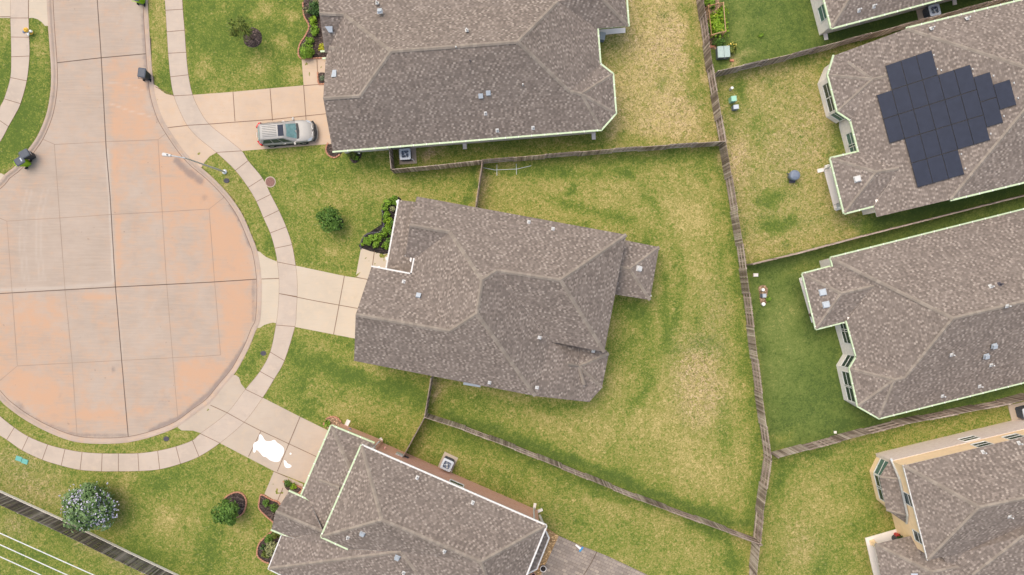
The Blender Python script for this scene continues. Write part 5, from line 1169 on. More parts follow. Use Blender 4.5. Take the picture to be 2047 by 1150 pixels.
# ------------------------------------------------------------------ car
def car(label, px, py, rz):
    t = thing('parked_car', label, 'car', W(px, py, .017), rz)
    st = [(-2.33, .66, .66, .40, .92), (-2.25, .80, .90, .30, .97), (-2.0, .885, 1.03, .27, 1.0), (-1.5, .925, 1.05, .26, 1.02), (-.5, .93, 1.03, .25, 1.0), (.5, .93, 1.01, .25, .99), (1.0, .925, 1.01, .26, .98), (1.5, .91, .98, .27, .93), (1.9, .87, .91, .28, .85), (2.15, .77, .82, .30, .76), (2.30, .60, .72, .36, .66), (2.37, .36, .64, .42, .58)]
    mb = MB(); rings = []
    for x, w, zt, zb, sh in st:
        half = [(0, zt + .02), (w * .45, zt + .015), (w * .78, zt), (w * .93, sh), (w, sh - .14), (w * 1.0, (sh + zb) / 2), (w * .96, zb + .06), (w * .8, zb)]
        rings.append(mb.add([(x, y, z) for y, z in half] + [(x, -y, z) for y, z in half[:0:-1]]))
    n = len(rings[0])
    for A, B in zip(rings, rings[1:]):
        for k in range(n): mb.face((A[k], A[(k + 1) % n], B[(k + 1) % n], B[k])[::-1], m=1 if k in (5, 6, 7, 8, 9) else 0)
    mb.face(rings[0], m=0); mb.face(rings[-1][::-1], m=1)
    # cabin shell (roof, pillars)
    bz, tz = 1.0, 1.60
    def cab(f): # outline of the cabin at height fraction f
        return dict(fx=1.02 + (.22 - 1.02) * f, rx=-2.18 + (-1.86 + 2.18) * f, hw=.86 + (.63 - .86) * f, z=bz + (tz - bz) * f)
    b, c = cab(0), cab(1)
    loop = lambda q, dz=0., s=1.: [(q['rx'] * 1., -q['hw'] * .9 * s, q['z'] + dz), (q['rx'] + .12, -q['hw'] * s, q['z'] + dz), (q['fx'] - .18, -q['hw'] * s, q['z'] + dz), (q['fx'], -q['hw'] * .72 * s, q['z'] + dz - .01), (q['fx'] + .05, 0, q['z'] + dz), (q['fx'], q['hw'] * .72 * s, q['z'] + dz - .01), (q['fx'] - .18, q['hw'] * s, q['z'] + dz), (q['rx'] + .12, q['hw'] * s, q['z'] + dz), (q['rx'] * 1., q['hw'] * .9 * s, q['z'] + dz)]
    lo, hi = loop(b), loop(c); A = mb.add(lo); B = mb.add(hi)
    for k in range(9): mb.face((A[k], A[(k + 1) % 9], B[(k + 1) % 9], B[k]))
    cr = mb.add([(x * .9 - .06, y * .8, z + .055) for x, y, z in hi])
    for k in range(9): mb.face((B[k], B[(k + 1) % 9], cr[(k + 1) % 9], cr[k]))
    mb.face(cr)
    body = mb.build('body', ['car_silver', 'car_dark'], t)
    bv = body.modifiers.new('soft', 'BEVEL'); bv.width = .025; bv.segments = 2; bv.limit_method = 'ANGLE'; bv.angle_limit = R(25)
    for p in body.data.polygons: p.use_smooth = True
    def V(*a): return Vector(a)
    def glass(name, q, mat='car_glass', off=.012):
        q = [Vector(v) for v in q]; nn = (q[1] - q[0]).cross(q[-1] - q[0]).normalized(); cen = sum(q, Vector()) / len(q)
        if nn.dot(cen - V(-.5, 0, .9)) < 0: nn = -nn
        m = MB(); m.prism([v + nn * .002 for v in q], [v + nn * off for v in q]); 
        m.f = [f for f in m.f]; return m.build(name, mat, t)
    def at(f, x_t, y_s): q = cab(f); return V(q['rx'] + (q['fx'] - q['rx']) * x_t, y_s * q['hw'], q['z'])
    q0, q1 = cab(.06), cab(.93)
    glass('windshield', [V(q0['fx'] + .03, 0, q0['z']), V(q0['fx'] - .02, -q0['hw'] * .74, q0['z']), V(q1['fx'] - .0, -q1['hw'] * .78, q1['z']), V(q1['fx'] + .05, 0, q1['z']), V(q1['fx'] - .0, q1['hw'] * .78, q1['z']), V(q0['fx'] - .02, q0['hw'] * .74, q0['z'])])
    glass('rear_window', [V(q0['rx'] - .0, -q0['hw'] * .75, cab(.2)['z']), V(q0['rx'] - .0, q0['hw'] * .75, cab(.2)['z']), V(q1['rx'] - .01, q1['hw'] * .78, q1['z']), V(q1['rx'] - .01, -q1['hw'] * .78, q1['z'])])
    for s in (-1, 1):
        for x0, x1 in ((.10, .36), (.385, .62), (.645, .84)):
            glass('side_window', [at(.10, x0, s), at(.10, min(x1 + (.04 if x1 > .8 else 0), .9), s), at(.86, x1, s), at(.86, x0 + (.03 if x0 < .2 else 0), s)], 'glass_dark')
    m = MB(); m.box((-.12, 0, 1.662), (.46, .92, .012)); m.build('sunroof', 'solar_cell', t)
    m = MB(); m.prism([(.98, -.66, 1.02), (1.16, -.62, 1.02), (1.22, 0, 1.02), (1.16, .62, 1.02), (.98, .66, 1.02)], [(1.0, -.64, 1.055), (1.15, -.6, 1.045), (1.21, 0, 1.05), (1.15, .6, 1.045), (1.0, .64, 1.055)]); m.build('cowl', 'car_dark', t)
    for k in range(7):
        m = MB(); m.box((-1.06, -.42 + k * .14, 1.660), (1.16, .03, .016)); m.build('roof_rib', 'metal_dark', t)
    for s in (-1, 1):
        m = MB(); m.tube([(-1.75, s * .60, 1.60), (-1.6, s * .615, 1.665), (-.1, s * .615, 1.665), (.12, s * .60, 1.61)], .022, 6); m.build('roof_rail', 'car_silver', t)
        m = MB(); m.box((.80, s * 1.02, 1.06), (.13, .22, .15), s * R(-12)); m.box((.84, s * .93, 1.0), (.06, .12, .05)); m.build('wing_mirror', 'car_silver', t)
        m = MB(); m.prism([(2.06, s * .80, .70), (1.78, s * .89, .78), (1.90, s * .66, .83), (2.22, s * .52, .70)], [(2.06, s * .83, .76), (1.78, s * .885, .90), (1.92, s * .68, .925), (2.24, s * .54, .80)]); m.build('headlight', 'metal_light', t)
        m = MB(); m.prism([(-2.38, s * .56, .76), (-2.10, s * .95, .76), (-1.88, s * .95, .80), (-2.2, s * .5, .80)], [(-2.32, s * .58, 1.06), (-2.08, s * .93, 1.06), (-1.90, s * .92, 1.10), (-2.16, s * .54, 1.12)]); m.build('taillight', 'lamp_red', t)
        m = MB(); m.box((-.1, s * .945, .86), (.20, .03, .04)); m.build('door_handle', 'car_chrome', t)
        m = MB(); m.box((-.2, s * .93, .33), (2.0, .06, .12)); m.build('side_skirt', 'car_dark', t)
        for x in (-1.33, 1.33):
            m = MB(); N_ = 20
            prof = [(.20, .10), (.30, .115), (.345, .085), (.352, 0), (.345, -.085), (.30, -.115), (.20, -.10)]
            rg = [m.add([(x + r * math.cos(2 * math.pi * k / N_), s * .855 + y, .352 + r * math.sin(2 * math.pi * k / N_)) for k in range(N_)]) for r, y in prof]
            for A, B in zip(rg, rg[1:]):
                for k in range(N_): m.face((A[k], A[(k + 1) % N_], B[(k + 1) % N_], B[k]))
            wh = m.build('wheel', 'rubber', t)
            m = MB(); o = s * .09
            ce = m.add([(x, s * .855 + o + s * .02, .352)])[0]; rr = m.add([(x + .21 * math.cos(2 * math.pi * k / 20), s * .855 + o, .352 + .21 * math.sin(2 * math.pi * k / 20)) for k in range(20)])
            for k in range(20): m.face((ce, rr[k], rr[(k + 1) % 20]), m=1 if k % 4 == 3 else 0)
            m.build('rim', ['car_chrome', 'car_dark'], wh)
    m = MB(); m.prism([(2.40, -.36, .50), (2.33, -.60, .52), (2.26, -.5, .74), (2.30, 0, .76), (2.26, .5, .74), (2.33, .60, .52), (2.40, .36, .50)], [(2.36, -.30, .72), (2.28, -.55, .70), (2.20, -.5, .79), (2.24, 0, .815), (2.20, .5, .79), (2.28, .55, .70), (2.36, .30, .72)]); m.build('grille', 'car_dark', t)
    for s in (-1, 1):
        m = MB(); m.bar((2.27, s * .08, .805), (2.14, s * .62, .80), .035, .02); m.build('grille_bar', 'car_chrome', t)
    m = MB(); m.tube([(2.18, -.82, .45), (2.34, -.56, .52), (2.42, 0, .55), (2.34, .56, .52), (2.18, .82, .45)], .10, 8); m.build('bumper', 'car_dark', t)
    m = MB(); m.tube([(2.22, -.78, .27), (2.42, -.52, .28), (2.50, 0, .29), (2.42, .52, .28), (2.22, .78, .27)], .06, 8); m.build('bumper_lip', 'car_silver', t)
    m = MB(); m.box((-2.36, 0, .78), (.02, .42, .12)); m.build('licence_plate', 'white_plastic', t)
    m = MB(); m.tube([(1.10, -.5, 1.03), (1.0, .2, 1.09)], .012, 5); m.build('wiper', 'car_dark', t)
    return t
car('silver sport utility car with sunroof and roof ribs parked on the pink driveway', 577, 269.5, R(4.8))

# ------------------------------------------------------------------ wheelie bins
def bin_(label, px, py, rz, body, lid, handle, txt=None):
    t = thing('wheelie_bin', label, 'bin', W(px, py, ROADZ), rz, 'bins set out at the kerb')
    def rr(w, d, z, y0=0., k=.06): 
        return [(x, y + y0, z) for x, y in ((-w / 2 + k, -d / 2), (w / 2 - k, -d / 2), (w / 2, -d / 2 + k), (w / 2, d / 2 - k), (w / 2 - k, d / 2), (-w / 2 + k, d / 2), (-w / 2, d / 2 - k), (-w / 2, -d / 2 + k))]
    m = MB(); L = [m.add(rr(a, b, z, y)) for a, b, z, y in ((.46, .50, .04, .03), (.52, .58, .45, .01), (.60, .70, .98, 0), (.64, .75, 1.0, 0), (.64, .75, 1.04, 0))]
    for A, B in zip(L, L[1:]):
        for k in range(8): m.face((A[k], A[(k + 1) % 8], B[(k + 1) % 8], B[k]))
    m.face(L[0][::-1]); m.face(L[-1]); m.build('body', body, t)
    m = MB(); L = [m.add(rr(a, b, z, y, .07)) for a, b, z, y in ((.66, .80, 1.045, -.02), (.66, .80, 1.075, -.02), (.58, .70, 1.11, -.02), (.52, .62, 1.125, -.02))]
    for A, B in zip(L, L[1:]):
        for k in range(8): m.face((A[k], A[(k + 1) % 8], B[(k + 1) % 8], B[k]))
    m.face(L[0][::-1]); m.face(L[-1]); l = m.build('lid', lid, t)
    m = MB()
    for x in (-.14, 0, .14): m.box((x, -.02, 1.128), (.03, .5, .012))
    m.build('lid_rib', lid, l) if False else None
    if txt: m2 = MB(); m2.box((.0, -.20, 1.13), (.30, .10, .006)); m2.build('lid_sticker', txt, l)
    m = MB(); m.tube([(-.26, .38, 1.0), (-.26, .47, 1.02), (.26, .47, 1.02), (.26, .38, 1.0)], .022, 6); m.build('handle', handle, t)
    if 'behind the lime' in label:
        for x, w_ in ((-.13, .05), (-.02, .05), (.10, .05)):
            m = MB(); m.prism([(x, -.318, .62), (x + w_, -.318, .62), (x + w_, -.31, .62), (x, -.31, .62)], [(x + .05, -.352, .84), (x + w_ + .05, -.352, .84), (x + w_ + .05, -.34, .84), (x + .05, -.34, .84)]); m.build('number_mark', 'white_plastic', t)
    for s in (-1, 1):
        m = MB(); m.tube([(s * .26, .30, .13), (s * .33, .30, .13)], .13, 14); m.build('wheel', 'rubber', t)
    m = MB(); m.tube([(-.3, .30, .13), (.3, .30, .13)], .015, 6); m.build('axle', 'metal_dark', t)
    return t
bin_('dark grey wheelie bin standing alone by the kerb near the driveway', 297, 154, R(172), 'black_plastic', 'cart_grey', 'black_plastic')
bin_('dark grey wheelie bin at the left kerb behind the lime one', 66, 313, R(118), 'black_plastic', 'cart_grey', 'black_plastic')
bin_('lime green wheelie bin with dark lid at the left kerb', 57, 327, R(122), 'cart_lime', 'cart_grey', 'cart_lime', 'vent_blue')
bin_('lime green wheelie bin at the top kerb cut by the picture edge', 286, 3, R(165), 'cart_lime', 'cart_grey', 'cart_lime')
# ------------------------------------------------------------------ street lamp
def lamp():
    b = W(449.5, 344, 0); t = thing('street_lamp', 'tall grey street lamp on the verge arching over the cul-de-sac', 'street lamp', b)
    z1 = 6.7; top = W(374, 317.5, z1) - b; e = W(341, 311, 7.25) - b; mid = W(357, 314, 7.12) - b
    m = MB(); m.tube([(0, 0, 0), (top.x * .5, top.y * .5, z1 * .5), (top.x, top.y, z1)], [.085, .068, .052], 10); m.lathe((0, 0, 0), [(.2, -.02), (.2, .12), (.12, .16)], 12); m.build('pole', 'metal_galv', t)
    m = MB(); m.tube([(top.x, top.y, z1 - .05), (top.x * .9 + mid.x * .1, top.y * .9 + mid.y * .1, z1 + .25), mid, e], [.05, .048, .04, .036], 8); m.build('arm', 'metal_galv', t)
    d = (e - mid); d.z = 0; d.normalize(); s = Vector((-d.y, d.x, 0)); m = MB()
    def o(l0, l1, w0, w1, z): return [e + d * l0 - s * w0 + Vector((0, 0, z)), e + d * l1 - s * w1 + Vector((0, 0, z)), e + d * (l1 + .06) + Vector((0, 0, z)), e + d * l1 + s * w1 + Vector((0, 0, z)), e + d * l0 + s * w0 + Vector((0, 0, z))]
    m.prism(o(-.05, .60, .09, .14, -.05), o(-.03, .56, .07, .11, .07)); hd = m.build('lamp_head', 'vent_white', t)
    m = MB(); m.lathe(e + d * .2 + Vector((0, 0, .07)), [(.045, 0), (.045, .09), (.03, .11)], 10); m.build('photocell', 'metal_dark', hd)
    m = MB(); m.prism(o(.1, .5, .07, .09, -.062), o(.1, .5, .07, .09, -.052)); m.build('lens', 'metal_light', hd)
lamp()

# ------------------------------------------------------------------ air conditioners on pads
def condenser(label, px, py, rz, first=None, s=.92, h=.86):
    loc = W(px, py, 0); loc.z = .055
    if first:
        c = copy_tree(first); c.location = loc; c.rotation_euler = (0, 0, rz); c['label'] = label; return c
    t = thing('air_conditioner', label, 'air conditioner', loc, rz, 'outdoor air conditioner units')
    def rr(w, z, k=.12, n=4):
        o = []
        for q, (sx, sy) in enumerate(((1, 1), (-1, 1), (-1, -1), (1, -1))):
            for j in range(n + 1):
                a = math.pi / 2 * (q + j / n); o.append((sx * (w / 2 - k) + k * math.cos(a), sy * (w / 2 - k) + k * math.sin(a), z))
        return o
    m = MB(); L = [m.add(rr(s * .96, z)) for z in (0, h - .05)]; n = len(L[0])
    for k in range(n): m.face((L[0][k], L[0][(k + 1) % n], L[1][(k + 1) % n], L[1][k]), m=0)
    m.face(L[0][::-1]); m.build('casing', 'metal_dark', t)
    m = MB()
    for k in range(9): 
        for a, b in ((0, 1),):
            r_ = rr(s * .98, .08 + k * .08, .12); i0 = m.add(r_); i1 = m.add([(x, y, z + .02) for x, y, z in r_])
            for j in range(n): m.face((i0[j], i0[(j + 1) % n], i1[(j + 1) % n], i1[j]))
    m.build('louvre', 'pedestal_blue', t)
    m = MB(); o = rr(s, h - .04); i_ = rr(s, h + .01)
    O = m.add(o); P_ = m.add(i_); rad = s * .39
    ang = [math.atan2(y, x) for x, y, z in i_]
    Q = m.add([(rad * math.cos(a), rad * math.sin(a), h + .025) for a in ang]); Q2 = m.add([(rad * math.cos(a), rad * math.sin(a), h - .12) for a in ang])
    for k in range(n):
        j = (k + 1) % n; m.face((O[k], O[j], P_[j], P_[k])); m.face((P_[k], P_[j], Q[j], Q[k])); m.face((Q[k], Q[j], Q2[j], Q2[k]))
    tp = m.build('top_panel', 'metal_light', t)
    m = MB(); m.lathe((0, 0, h - .19), [(rad, 0), (rad, .012)], 24); m.build('well', 'pedestal_blue', t)
    m = MB(); m.lathe((0, 0, h - .12), [(.09, 0), (.09, .08), (.05, .1)], 14)
    fan = m.build('fan', 'metal_light', t)
    for k in range(4):
        a = math.pi / 2 * k + .4; m = MB(); c_, s_ = math.cos(a), math.sin(a)
        q = [(r * math.cos(a + da), r * math.sin(a + da), h - .10 + dz) for r, da, dz in ((.09, -.3, -.02), (rad * .88, -.20, -.02), (rad * .88, .20, .03), (.09, .4, .03))]
        m.prism(q, [(x, y, z + .008) for x, y, z in q]); m.build('blade', 'vent_blue' if k < 3 else 'vent_white', fan)
    m = MB()
    for r in (.12, .19, .26, .32): 
        pts = [(r * math.cos(2 * math.pi * k / 24), r * math.sin(2 * math.pi * k / 24), h + .012) for k in range(25)]; m.tube(pts, .005, 4)
    m.build('grille', 'metal_dark', t)
    m = MB(); m.tube([(s * .46, -s * .40, .5), (s * .60, -s * .44, .48), (s * .66, -s * .5, .25), (s * .68, -s * .62, .1)], .035, 6); m.build('refrigerant_pipe', 'white_plastic', t)
    return t
def pad(label, px, w=1.3, d=1.3, rz=0.):
    m = MB(); m.box((0, 0, .02), (w, d, .07)); o = m.build('equipment_pad', 'drive_tan'); o.location = W(*px); o.rotation_euler = (0, 0, rz)
    return tag(o, label, 'concrete pad', 'concrete pads under air conditioners')
ac = condenser('air conditioner fenced in beside the top house', 813, 312.5, R(4)); pad('concrete pad under the fenced-in air conditioner', (815, 312), 1.45, 1.35, R(4))
condenser('air conditioner standing against the red brick wall', 895.5, 924, R(-25), ac); pad('concrete pad under the air conditioner at the brick wall', (894.5, 926.5), 1.25, 1.6, R(-25))
condenser('air conditioner in the dark gap at the top right', 1855, 29, R(13), ac); pad('concrete pad in the dark gap at the top right', (1848, 28), 1.25, 1.2, R(13))
condenser('air conditioner at the right edge beside the tan house', 2040, 822, R(14), ac); pad('concrete pad at the right edge beside the tan house', (2036, 824), 1.5, 1.5, R(14))

# ------------------------------------------------------------------ small things
def lid(label, px, py, r, mat, name='access_lid', sq=False, rot=0., grp='access lids set in the grass'):
    c = W(px, py, 0); t = thing(name, label, 'lid', (c.x, c.y, 0), rot, grp)
    m = MB()
    if sq: m.box((0, 0, .02), (r * 2, r * 1.5, .05))
    else: m.lathe((0, 0, -.02), [(r, 0), (r, .05), (r * .94, .06)], 24, sx=1, sy=.85 if r < .3 else 1)
    m.build('frame', 'drive_tan' if r > .35 else mat, t); m = MB()
    if sq: m.box((0, 0, .05), (r * 1.8, r * 1.3, .012)); m.box((r * .5, 0, .058), (.05, .08, .01))
    else:
        m.lathe((0, 0, .03), [(r * .84, 0), (r * .84, .022)], 24, sy=.85 if r < .3 else 1)
        for k in range(-2, 3): m.box((k * r * .28, 0, .055), (r * .06, r * 1.1, .01))
    m.build('cover', mat, t)
lid('rusty round manhole cover on the lawn beside the sidewalk', 540.5, 364, .46, 'rusty_iron', 'manhole_cover')
lid('small dark oval meter lid on the verge below the street lamp', 453, 361.5, .24, 'lid_dark'); lid('small dark oval meter lid on the verge below the centre driveway', 526.5, 706.5, .24, 'lid_dark'); lid('small dark oval meter lid on the verge at the cul-de-sac bottom', 332.5, 877.5, .24, 'lid_dark')
lid('left one of two teal rectangular lids on the brownish grass', 38, 917, .26, 'lid_teal', sq=True, rot=R(-18)); lid('right one of two teal rectangular lids on the brownish grass', 50, 922.5, .26, 'lid_teal', sq=True, rot=R(-18))

c = W(62, 65.5); t = thing('fire_hydrant', 'yellow fire hydrant with white caps at the top left sidewalk edge', 'hydrant', c)
m = MB(); m.lathe((0, 0, 0), [(.2, -.02), (.2, .05), (.13, .07), (.13, .5), (.18, .52), (.18, .56), (.13, .58)], 16); m.build('barrel', 'hydrant_yellow', t)
m = MB(); m.lathe((0, 0, .58), [(.20, 0), (.20, .04), (.15, .13), (.06, .18), (.04, .24)], 16); m.build('bonnet', 'hydrant_yellow', t)
for a, r_, mt in ((R(-8), .105, 'white_plastic'), (R(-78), .09, 'white_plastic'), (R(200), .115, 'pedestal_blue')):
    m = MB(); m.tube([(.1 * math.cos(a), .1 * math.sin(a), .42), (.36 * math.cos(a), .36 * math.sin(a), .42)], r_, 12); m.tube([(.36 * math.cos(a), .36 * math.sin(a), .42), (.42 * math.cos(a), .42 * math.sin(a), .42)], .04, 6); m.build('nozzle_cap', mt, t)

def pedestal(label, px, py, w, d, h, mat, topmat, rz=0., name='utility_pedestal'):
    t = thing(name, label, 'utility box', W(px, py, 0), rz, 'utility boxes in the back yards'); m = MB()
    q = lambda k, z: [(x * k, y * k, z) for x, y in ((-w / 2, -d / 2), (w / 2, -d / 2), (w / 2, d / 2), (-w / 2, d / 2))]
    m.prism(q(1, -.02), q(.96, h)); m.build('housing', mat, t); m = MB(); m.prism(q(1.08, h), q(1.0, h + .07)); m.build('cap', topmat, t)
def stub(label, px, py, r, h, mat, rim=None):
    t = thing('marker_post', label, 'pipe post', W(px, py, 0), 0, 'white pipe posts in the back yards'); m = MB(); m.lathe((0, 0, -.02), [(r, 0), (r, h)], 14); m.build('pipe', mat, t); m = MB(); m.lathe((0, 0, h), [(r * 1.2, 0), (r * 1.2, .05), (r * .9, .08)], 14); m.build('cap', rim or mat, t)
stub('white capped pipe post above the green pedestal', 1459.5, 179.5, .10, .5, 'vent_white', 'white_plastic')
pedestal('pale green utility pedestal near the long fence', 1461.5, 202, .42, .42, .7, 'pedestal_green', 'pedestal_green', R(6)); pedestal('blue-grey utility pedestal below the green one', 1467, 217.5, .42, .34, .55, 'pedestal_blue', 'metal_light', R(6))
pedestal('low flat pinkish ground box in the deep green yard', 1509.5, 550, .38, .26, .12, 'terracotta', 'patio_concrete'); pedestal('blue-grey utility pedestal between two white posts', 1522.5, 591, .30, .30, .6, 'pedestal_blue', 'vent_blue')
stub('upper white post on the bare patch in the deep green yard', 1522, 579.5, .11, .4, 'white_plastic'); stub('lower white post in the deep green yard', 1523.5, 608, .13, .3, 'vent_white', 'white_plastic')
tag(None or bed('little bare mulch patch around the pedestal in the deep green yard', [(1516, 574), (1528, 570), (1535, 578), (1534, 588), (1532, 606), (1520, 606), (1518, 588)], 'soil_brown', name='mulch_bed'), None, None)

t = thing('garden_grill', 'round grill under a blue-grey cover standing alone on the straw lawn', 'grill', W(1581, 353.5))
m = MB(); m.lathe((0, 0, .05), [(.30, 0), (.36, .2), (.44, .6), (.46, .72), (.40, .86), (.22, .95), (.06, .97)], 20, sx=1, sy=.95); m.build('cover', 'tarp_blue', t)
for a in (.4, 2.5, 4.6): m = MB(); m.tube([(.2 * math.cos(a), .2 * math.sin(a), .3), (.34 * math.cos(a), .34 * math.sin(a), 0)], .02, 6); m.build('leg', 'metal_dark', t)
m = MB(); m.tube([(-.38, .1, .68), (-.62, .14, .68)], .05, 6); m.build('handle', 'metal_dark', t)
m = MB(); m.box((.26, .06, .91), (.10, .30, .03), .2); m.build('label_patch', 'white_plastic', t); m = MB(); m.box((.05, -.42, .12), (.5, .22, .1)); m.build('shelf', 'lid_dark', t)

t = thing('storage_box', 'sage green two-lid garden storage box beside the vegetable bed', 'storage box', W(1442.5, 108.5), R(4))
m = MB(); m.box((0, 0, .29), (.98, .92, .58)); m.build('body', 'tarp_blue', t)
for s in (-1, 1): m = MB(); m.prism([(s * .015, -.48, .585), (s * .52, -.48, .585), (s * .52, .48, .585), (s * .015, .48, .585)], [(s * .02, -.46, .66), (s * .50, -.46, .63), (s * .50, .46, .63), (s * .02, .46, .66)]); m.build('lid', 'box_sage', t)
m = MB(); m.box((.05, -.50, .5), (.12, .03, .1)); m.build('latch', 'metal_light', t)

t = group_thing('garden_trellis', 'open cedar frame trellis standing over the vegetable bed', 'trellis', W(1425, 50)); tops = [W(*p, 1.5) for p in ((1416.5, 11), (1446.5, 5), (1451, 62), (1422.5, 69.5))]
for v in tops: m = MB(); m.bar((v.x, v.y, -.02), v, .09, .09); m.build('post', 'cedar', t)
for a, b in zip(tops, tops[1:] + tops[:1]): m = MB(); m.bar(a + Vector((0, 0, -.05)), b + Vector((0, 0, -.05)), .05, .09); m.build('rail', 'cedar', t)
for a, b in ((0, 1), (1, 0), (3, 2), (2, 3)):
    d = (tops[b] - tops[a]).normalized(); m = MB(); m.bar(tops[a] + Vector((0, 0, -.55)), tops[a] + d * .5 + Vector((0, 0, -.1)), .05, .06); m.build('brace', 'cedar', t)
for lab, x, y, a in (('left brick lying at the foot of the vegetable bed', 1419, 94.5, .2), ('right brick lying at the foot of the vegetable bed', 1427, 92.5, .3), ('terracotta block lying below the sage storage box', 1462.5, 121.5, -.1)):
    m = MB(); m.box((0, 0, .06), (.34, .2, .12)); o = m.build('loose_brick', 'terracotta'); o.location = W(x, y); o.rotation_euler = (0, 0, a); tag(o, lab, 'brick', 'loose bricks')

# pipe frame by the fence
t = group_thing('pipe_frame', 'thin grey pipe frame with two crosspieces lying below the upper fence', 'pipe frame', W(1010, 338))
for l in ([(966, 335.5), (989, 340), (1033, 338.2), (1062, 331.5)], [(993.3, 329.5), (993.3, 351.5)], [(1032, 327.5), (1032.5, 349)]):
    m = MB(); m.tube([W(*p, .06) for p in l], .022, 6); m.build('pipe', 'metal_galv', t)

def splash(label, px, py, rz, w=.32, l=.7):
    t = thing('splash_block', label, 'splash block', W(px, py, 0), rz, 'splash blocks below downspouts'); m = MB(); m.box((0, 0, .02), (w, l, .05)); m.build('base', 'patio_concrete', t)
    for s in (-1, 1): m = MB(); m.box((s * (w / 2 - .03), 0, .065), (.05, l, .05)); m.build('side_rim', 'patio_concrete', t)
splash('splash block under the gutter right of the fenced air conditioner', 929, 290, R(3)); splash('splash block below the rear end of the top house gutter', 1186.5, 271, R(3)); splash('splash block at the corner of the top right house', 1650, 72, R(10)); splash('splash block at the top edge right of the hidden air conditioner', 1907, 2, R(8))
splash('pale splash block at the upper wall of the brick house', 693.5, 848.5, R(-25), .32, .8); splash('pair of white downspout spouts left of the brick wall step', 758, 881, R(-60), .3, .6); splash('white splash block beyond the rear corner of the brick house', 1068.5, 1012.5, R(-12), .22, .55); splash('second white splash block right of the rear corner spout', 1078.5, 1021, R(-65), .22, .55); splash('splash block beside the solar house patio corner', 1644.5, 340, R(102), .32, .9); splash('splash block by the lower corner of the solar house roof', 1739, 420, R(14), .5, .6)
# downspouts belong to the houses
def spout(house, pts, r=.05, mat='gutter_white'):
    m = MB(); m.tube([W(*p) for p in pts], r, 6); m.build('downspout', mat, house)
spout(hE, [(745, 897, 4.2), (757, 883.5, 2.5), (760, 882, .2)], .07); spout(hE, [(1068, 1039, 4.2), (1067, 1020, .9), (1068, 1016, .15)], .07); spout(hE, [(1086, 1048, 4.2), (1079, 1031, 1.2)], .10); spout(hE, [(1056, 1147, 2.5), (1074, 1137, 2.5)], .04); spout(hC, [(1666, 331, 2.2), (1656, 335, 1.5), (1648, 339, .2)], .06, 'metal_galv')
def meter(house, px, py, z, w, h, mat='metal_galv'): m = MB(); m.box(W(px, py, z), (w, .22, h), R(-23)); m.build('meter_box', mat, house)
meter(hE, 795.5, 908.5, 1.3, .35, .6); meter(hE, 802, 911, 1.3, .28, .5, 'vent_blue'); meter(hE, 811.5, 915.5, 1.1, .4, .4, 'lid_dark'); meter(hE, 816, 917.5, .8, .2, .3, 'pink_plastic'); meter(hE, 769.5, 895.3, 1.4, .1, .1, 'pink_plastic')
t = thing('garden_bin', 'small dark lidded bin against the upper brick house wall', 'bin', W(701, 860), R(-25)); m = MB(); m.lathe((0, 0, 0), [(.2, 0), (.26, .55)], 16); m.build('body', 'lid_dark', t); m = MB(); m.lathe((0, 0, .55), [(.28, 0), (.28, .04), (.1, .1)], 16); m.build('lid', 'pedestal_blue', t)
for lab, x, y in (('left paving stone by the brick house side wall', 685, 854), ('middle paving stone by the brick house side wall', 692.5, 858.5), ('right paving stone by the brick house side wall', 710.5, 866)):
    m = MB(); m.box((0, 0, .02), (.5, .32, .06)); o = m.build('paving_stone', 'patio_concrete'); o.location = W(x, y); o.rotation_euler = (0, 0, R(-25)); tag(o, lab, 'paving stone', 'paving stones')

def pot(label, px, py, r, h, mat, soil, rim=None, plant=None, z=.05):
    t = thing('flower_pot', label, 'pot', W(px, py, 0) + Vector((0, 0, z)), 0, 'flower pots'); m = MB(); m.lathe((0, 0, 0), [(r * .7, 0), (r * .95, h * .9), (r * .85, h * .9), (r * .8, h * .75)], 18); m.build('pot', mat, t)
    m = MB(); m.lathe((0, 0, h * .75), [(r * .82, 0), (r * .82, .02)], 18); m.build('soil', soil, t)
    m = MB(); pts = [(r * .95 * math.cos(2 * math.pi * k / 20), r * .95 * math.sin(2 * math.pi * k / 20), h * .92) for k in range(21)]; m.tube(pts, r * .1, 6); m.build('rim', rim or mat, t)
    if plant: m = MB(); leaves(m, (0, 0, h + .2), r * 1.2, r * 1.2, .3, 90, .09); m.build('foliage', plant, t)
pot('dark pot with a pale rim on the gravel by the patio', 1085.5, 1133.5, .26, .4, 'pedestal_blue', 'mulch_black', 'patio_concrete'); pot('pink-rimmed pot half hidden under the brick house eave', 1066, 1147, .2, .35, 'lid_dark', 'mulch_dark', 'pink_plastic')
pot('brown pot on the slab of the house with corner vents', 1619.5, 629.5, .19, .35, 'rusty_iron', 'mulch_dark', z=.06); pot('white pot against the bay of the solar panel house', 1683, 249, .17, .3, 'white_plastic', 'mulch_dark', z=.0)
pot('red-rimmed pot with dark plant on the tan house patio', 1789, 1067.5, .22, .55, 'red_paint', 'red_paint', 'red_paint', 'leaf_dark', z=.08)
t = thing('kettle_grill', 'dark covered kettle beside the red pot on the tan house patio', 'grill', W(1787, 1074.5) + Vector((0, 0, .08))); m = MB(); m.lathe((0, 0, 0), [(.26, 0), (.3, .5), (.2, .68), (.05, .72)], 18); m.build('cover', 'black_plastic', t); m = MB(); m.tube([(-.08, 0, .72), (0, 0, .8), (.08, 0, .72)], .02, 6); m.build('handle', 'metal_dark', t)
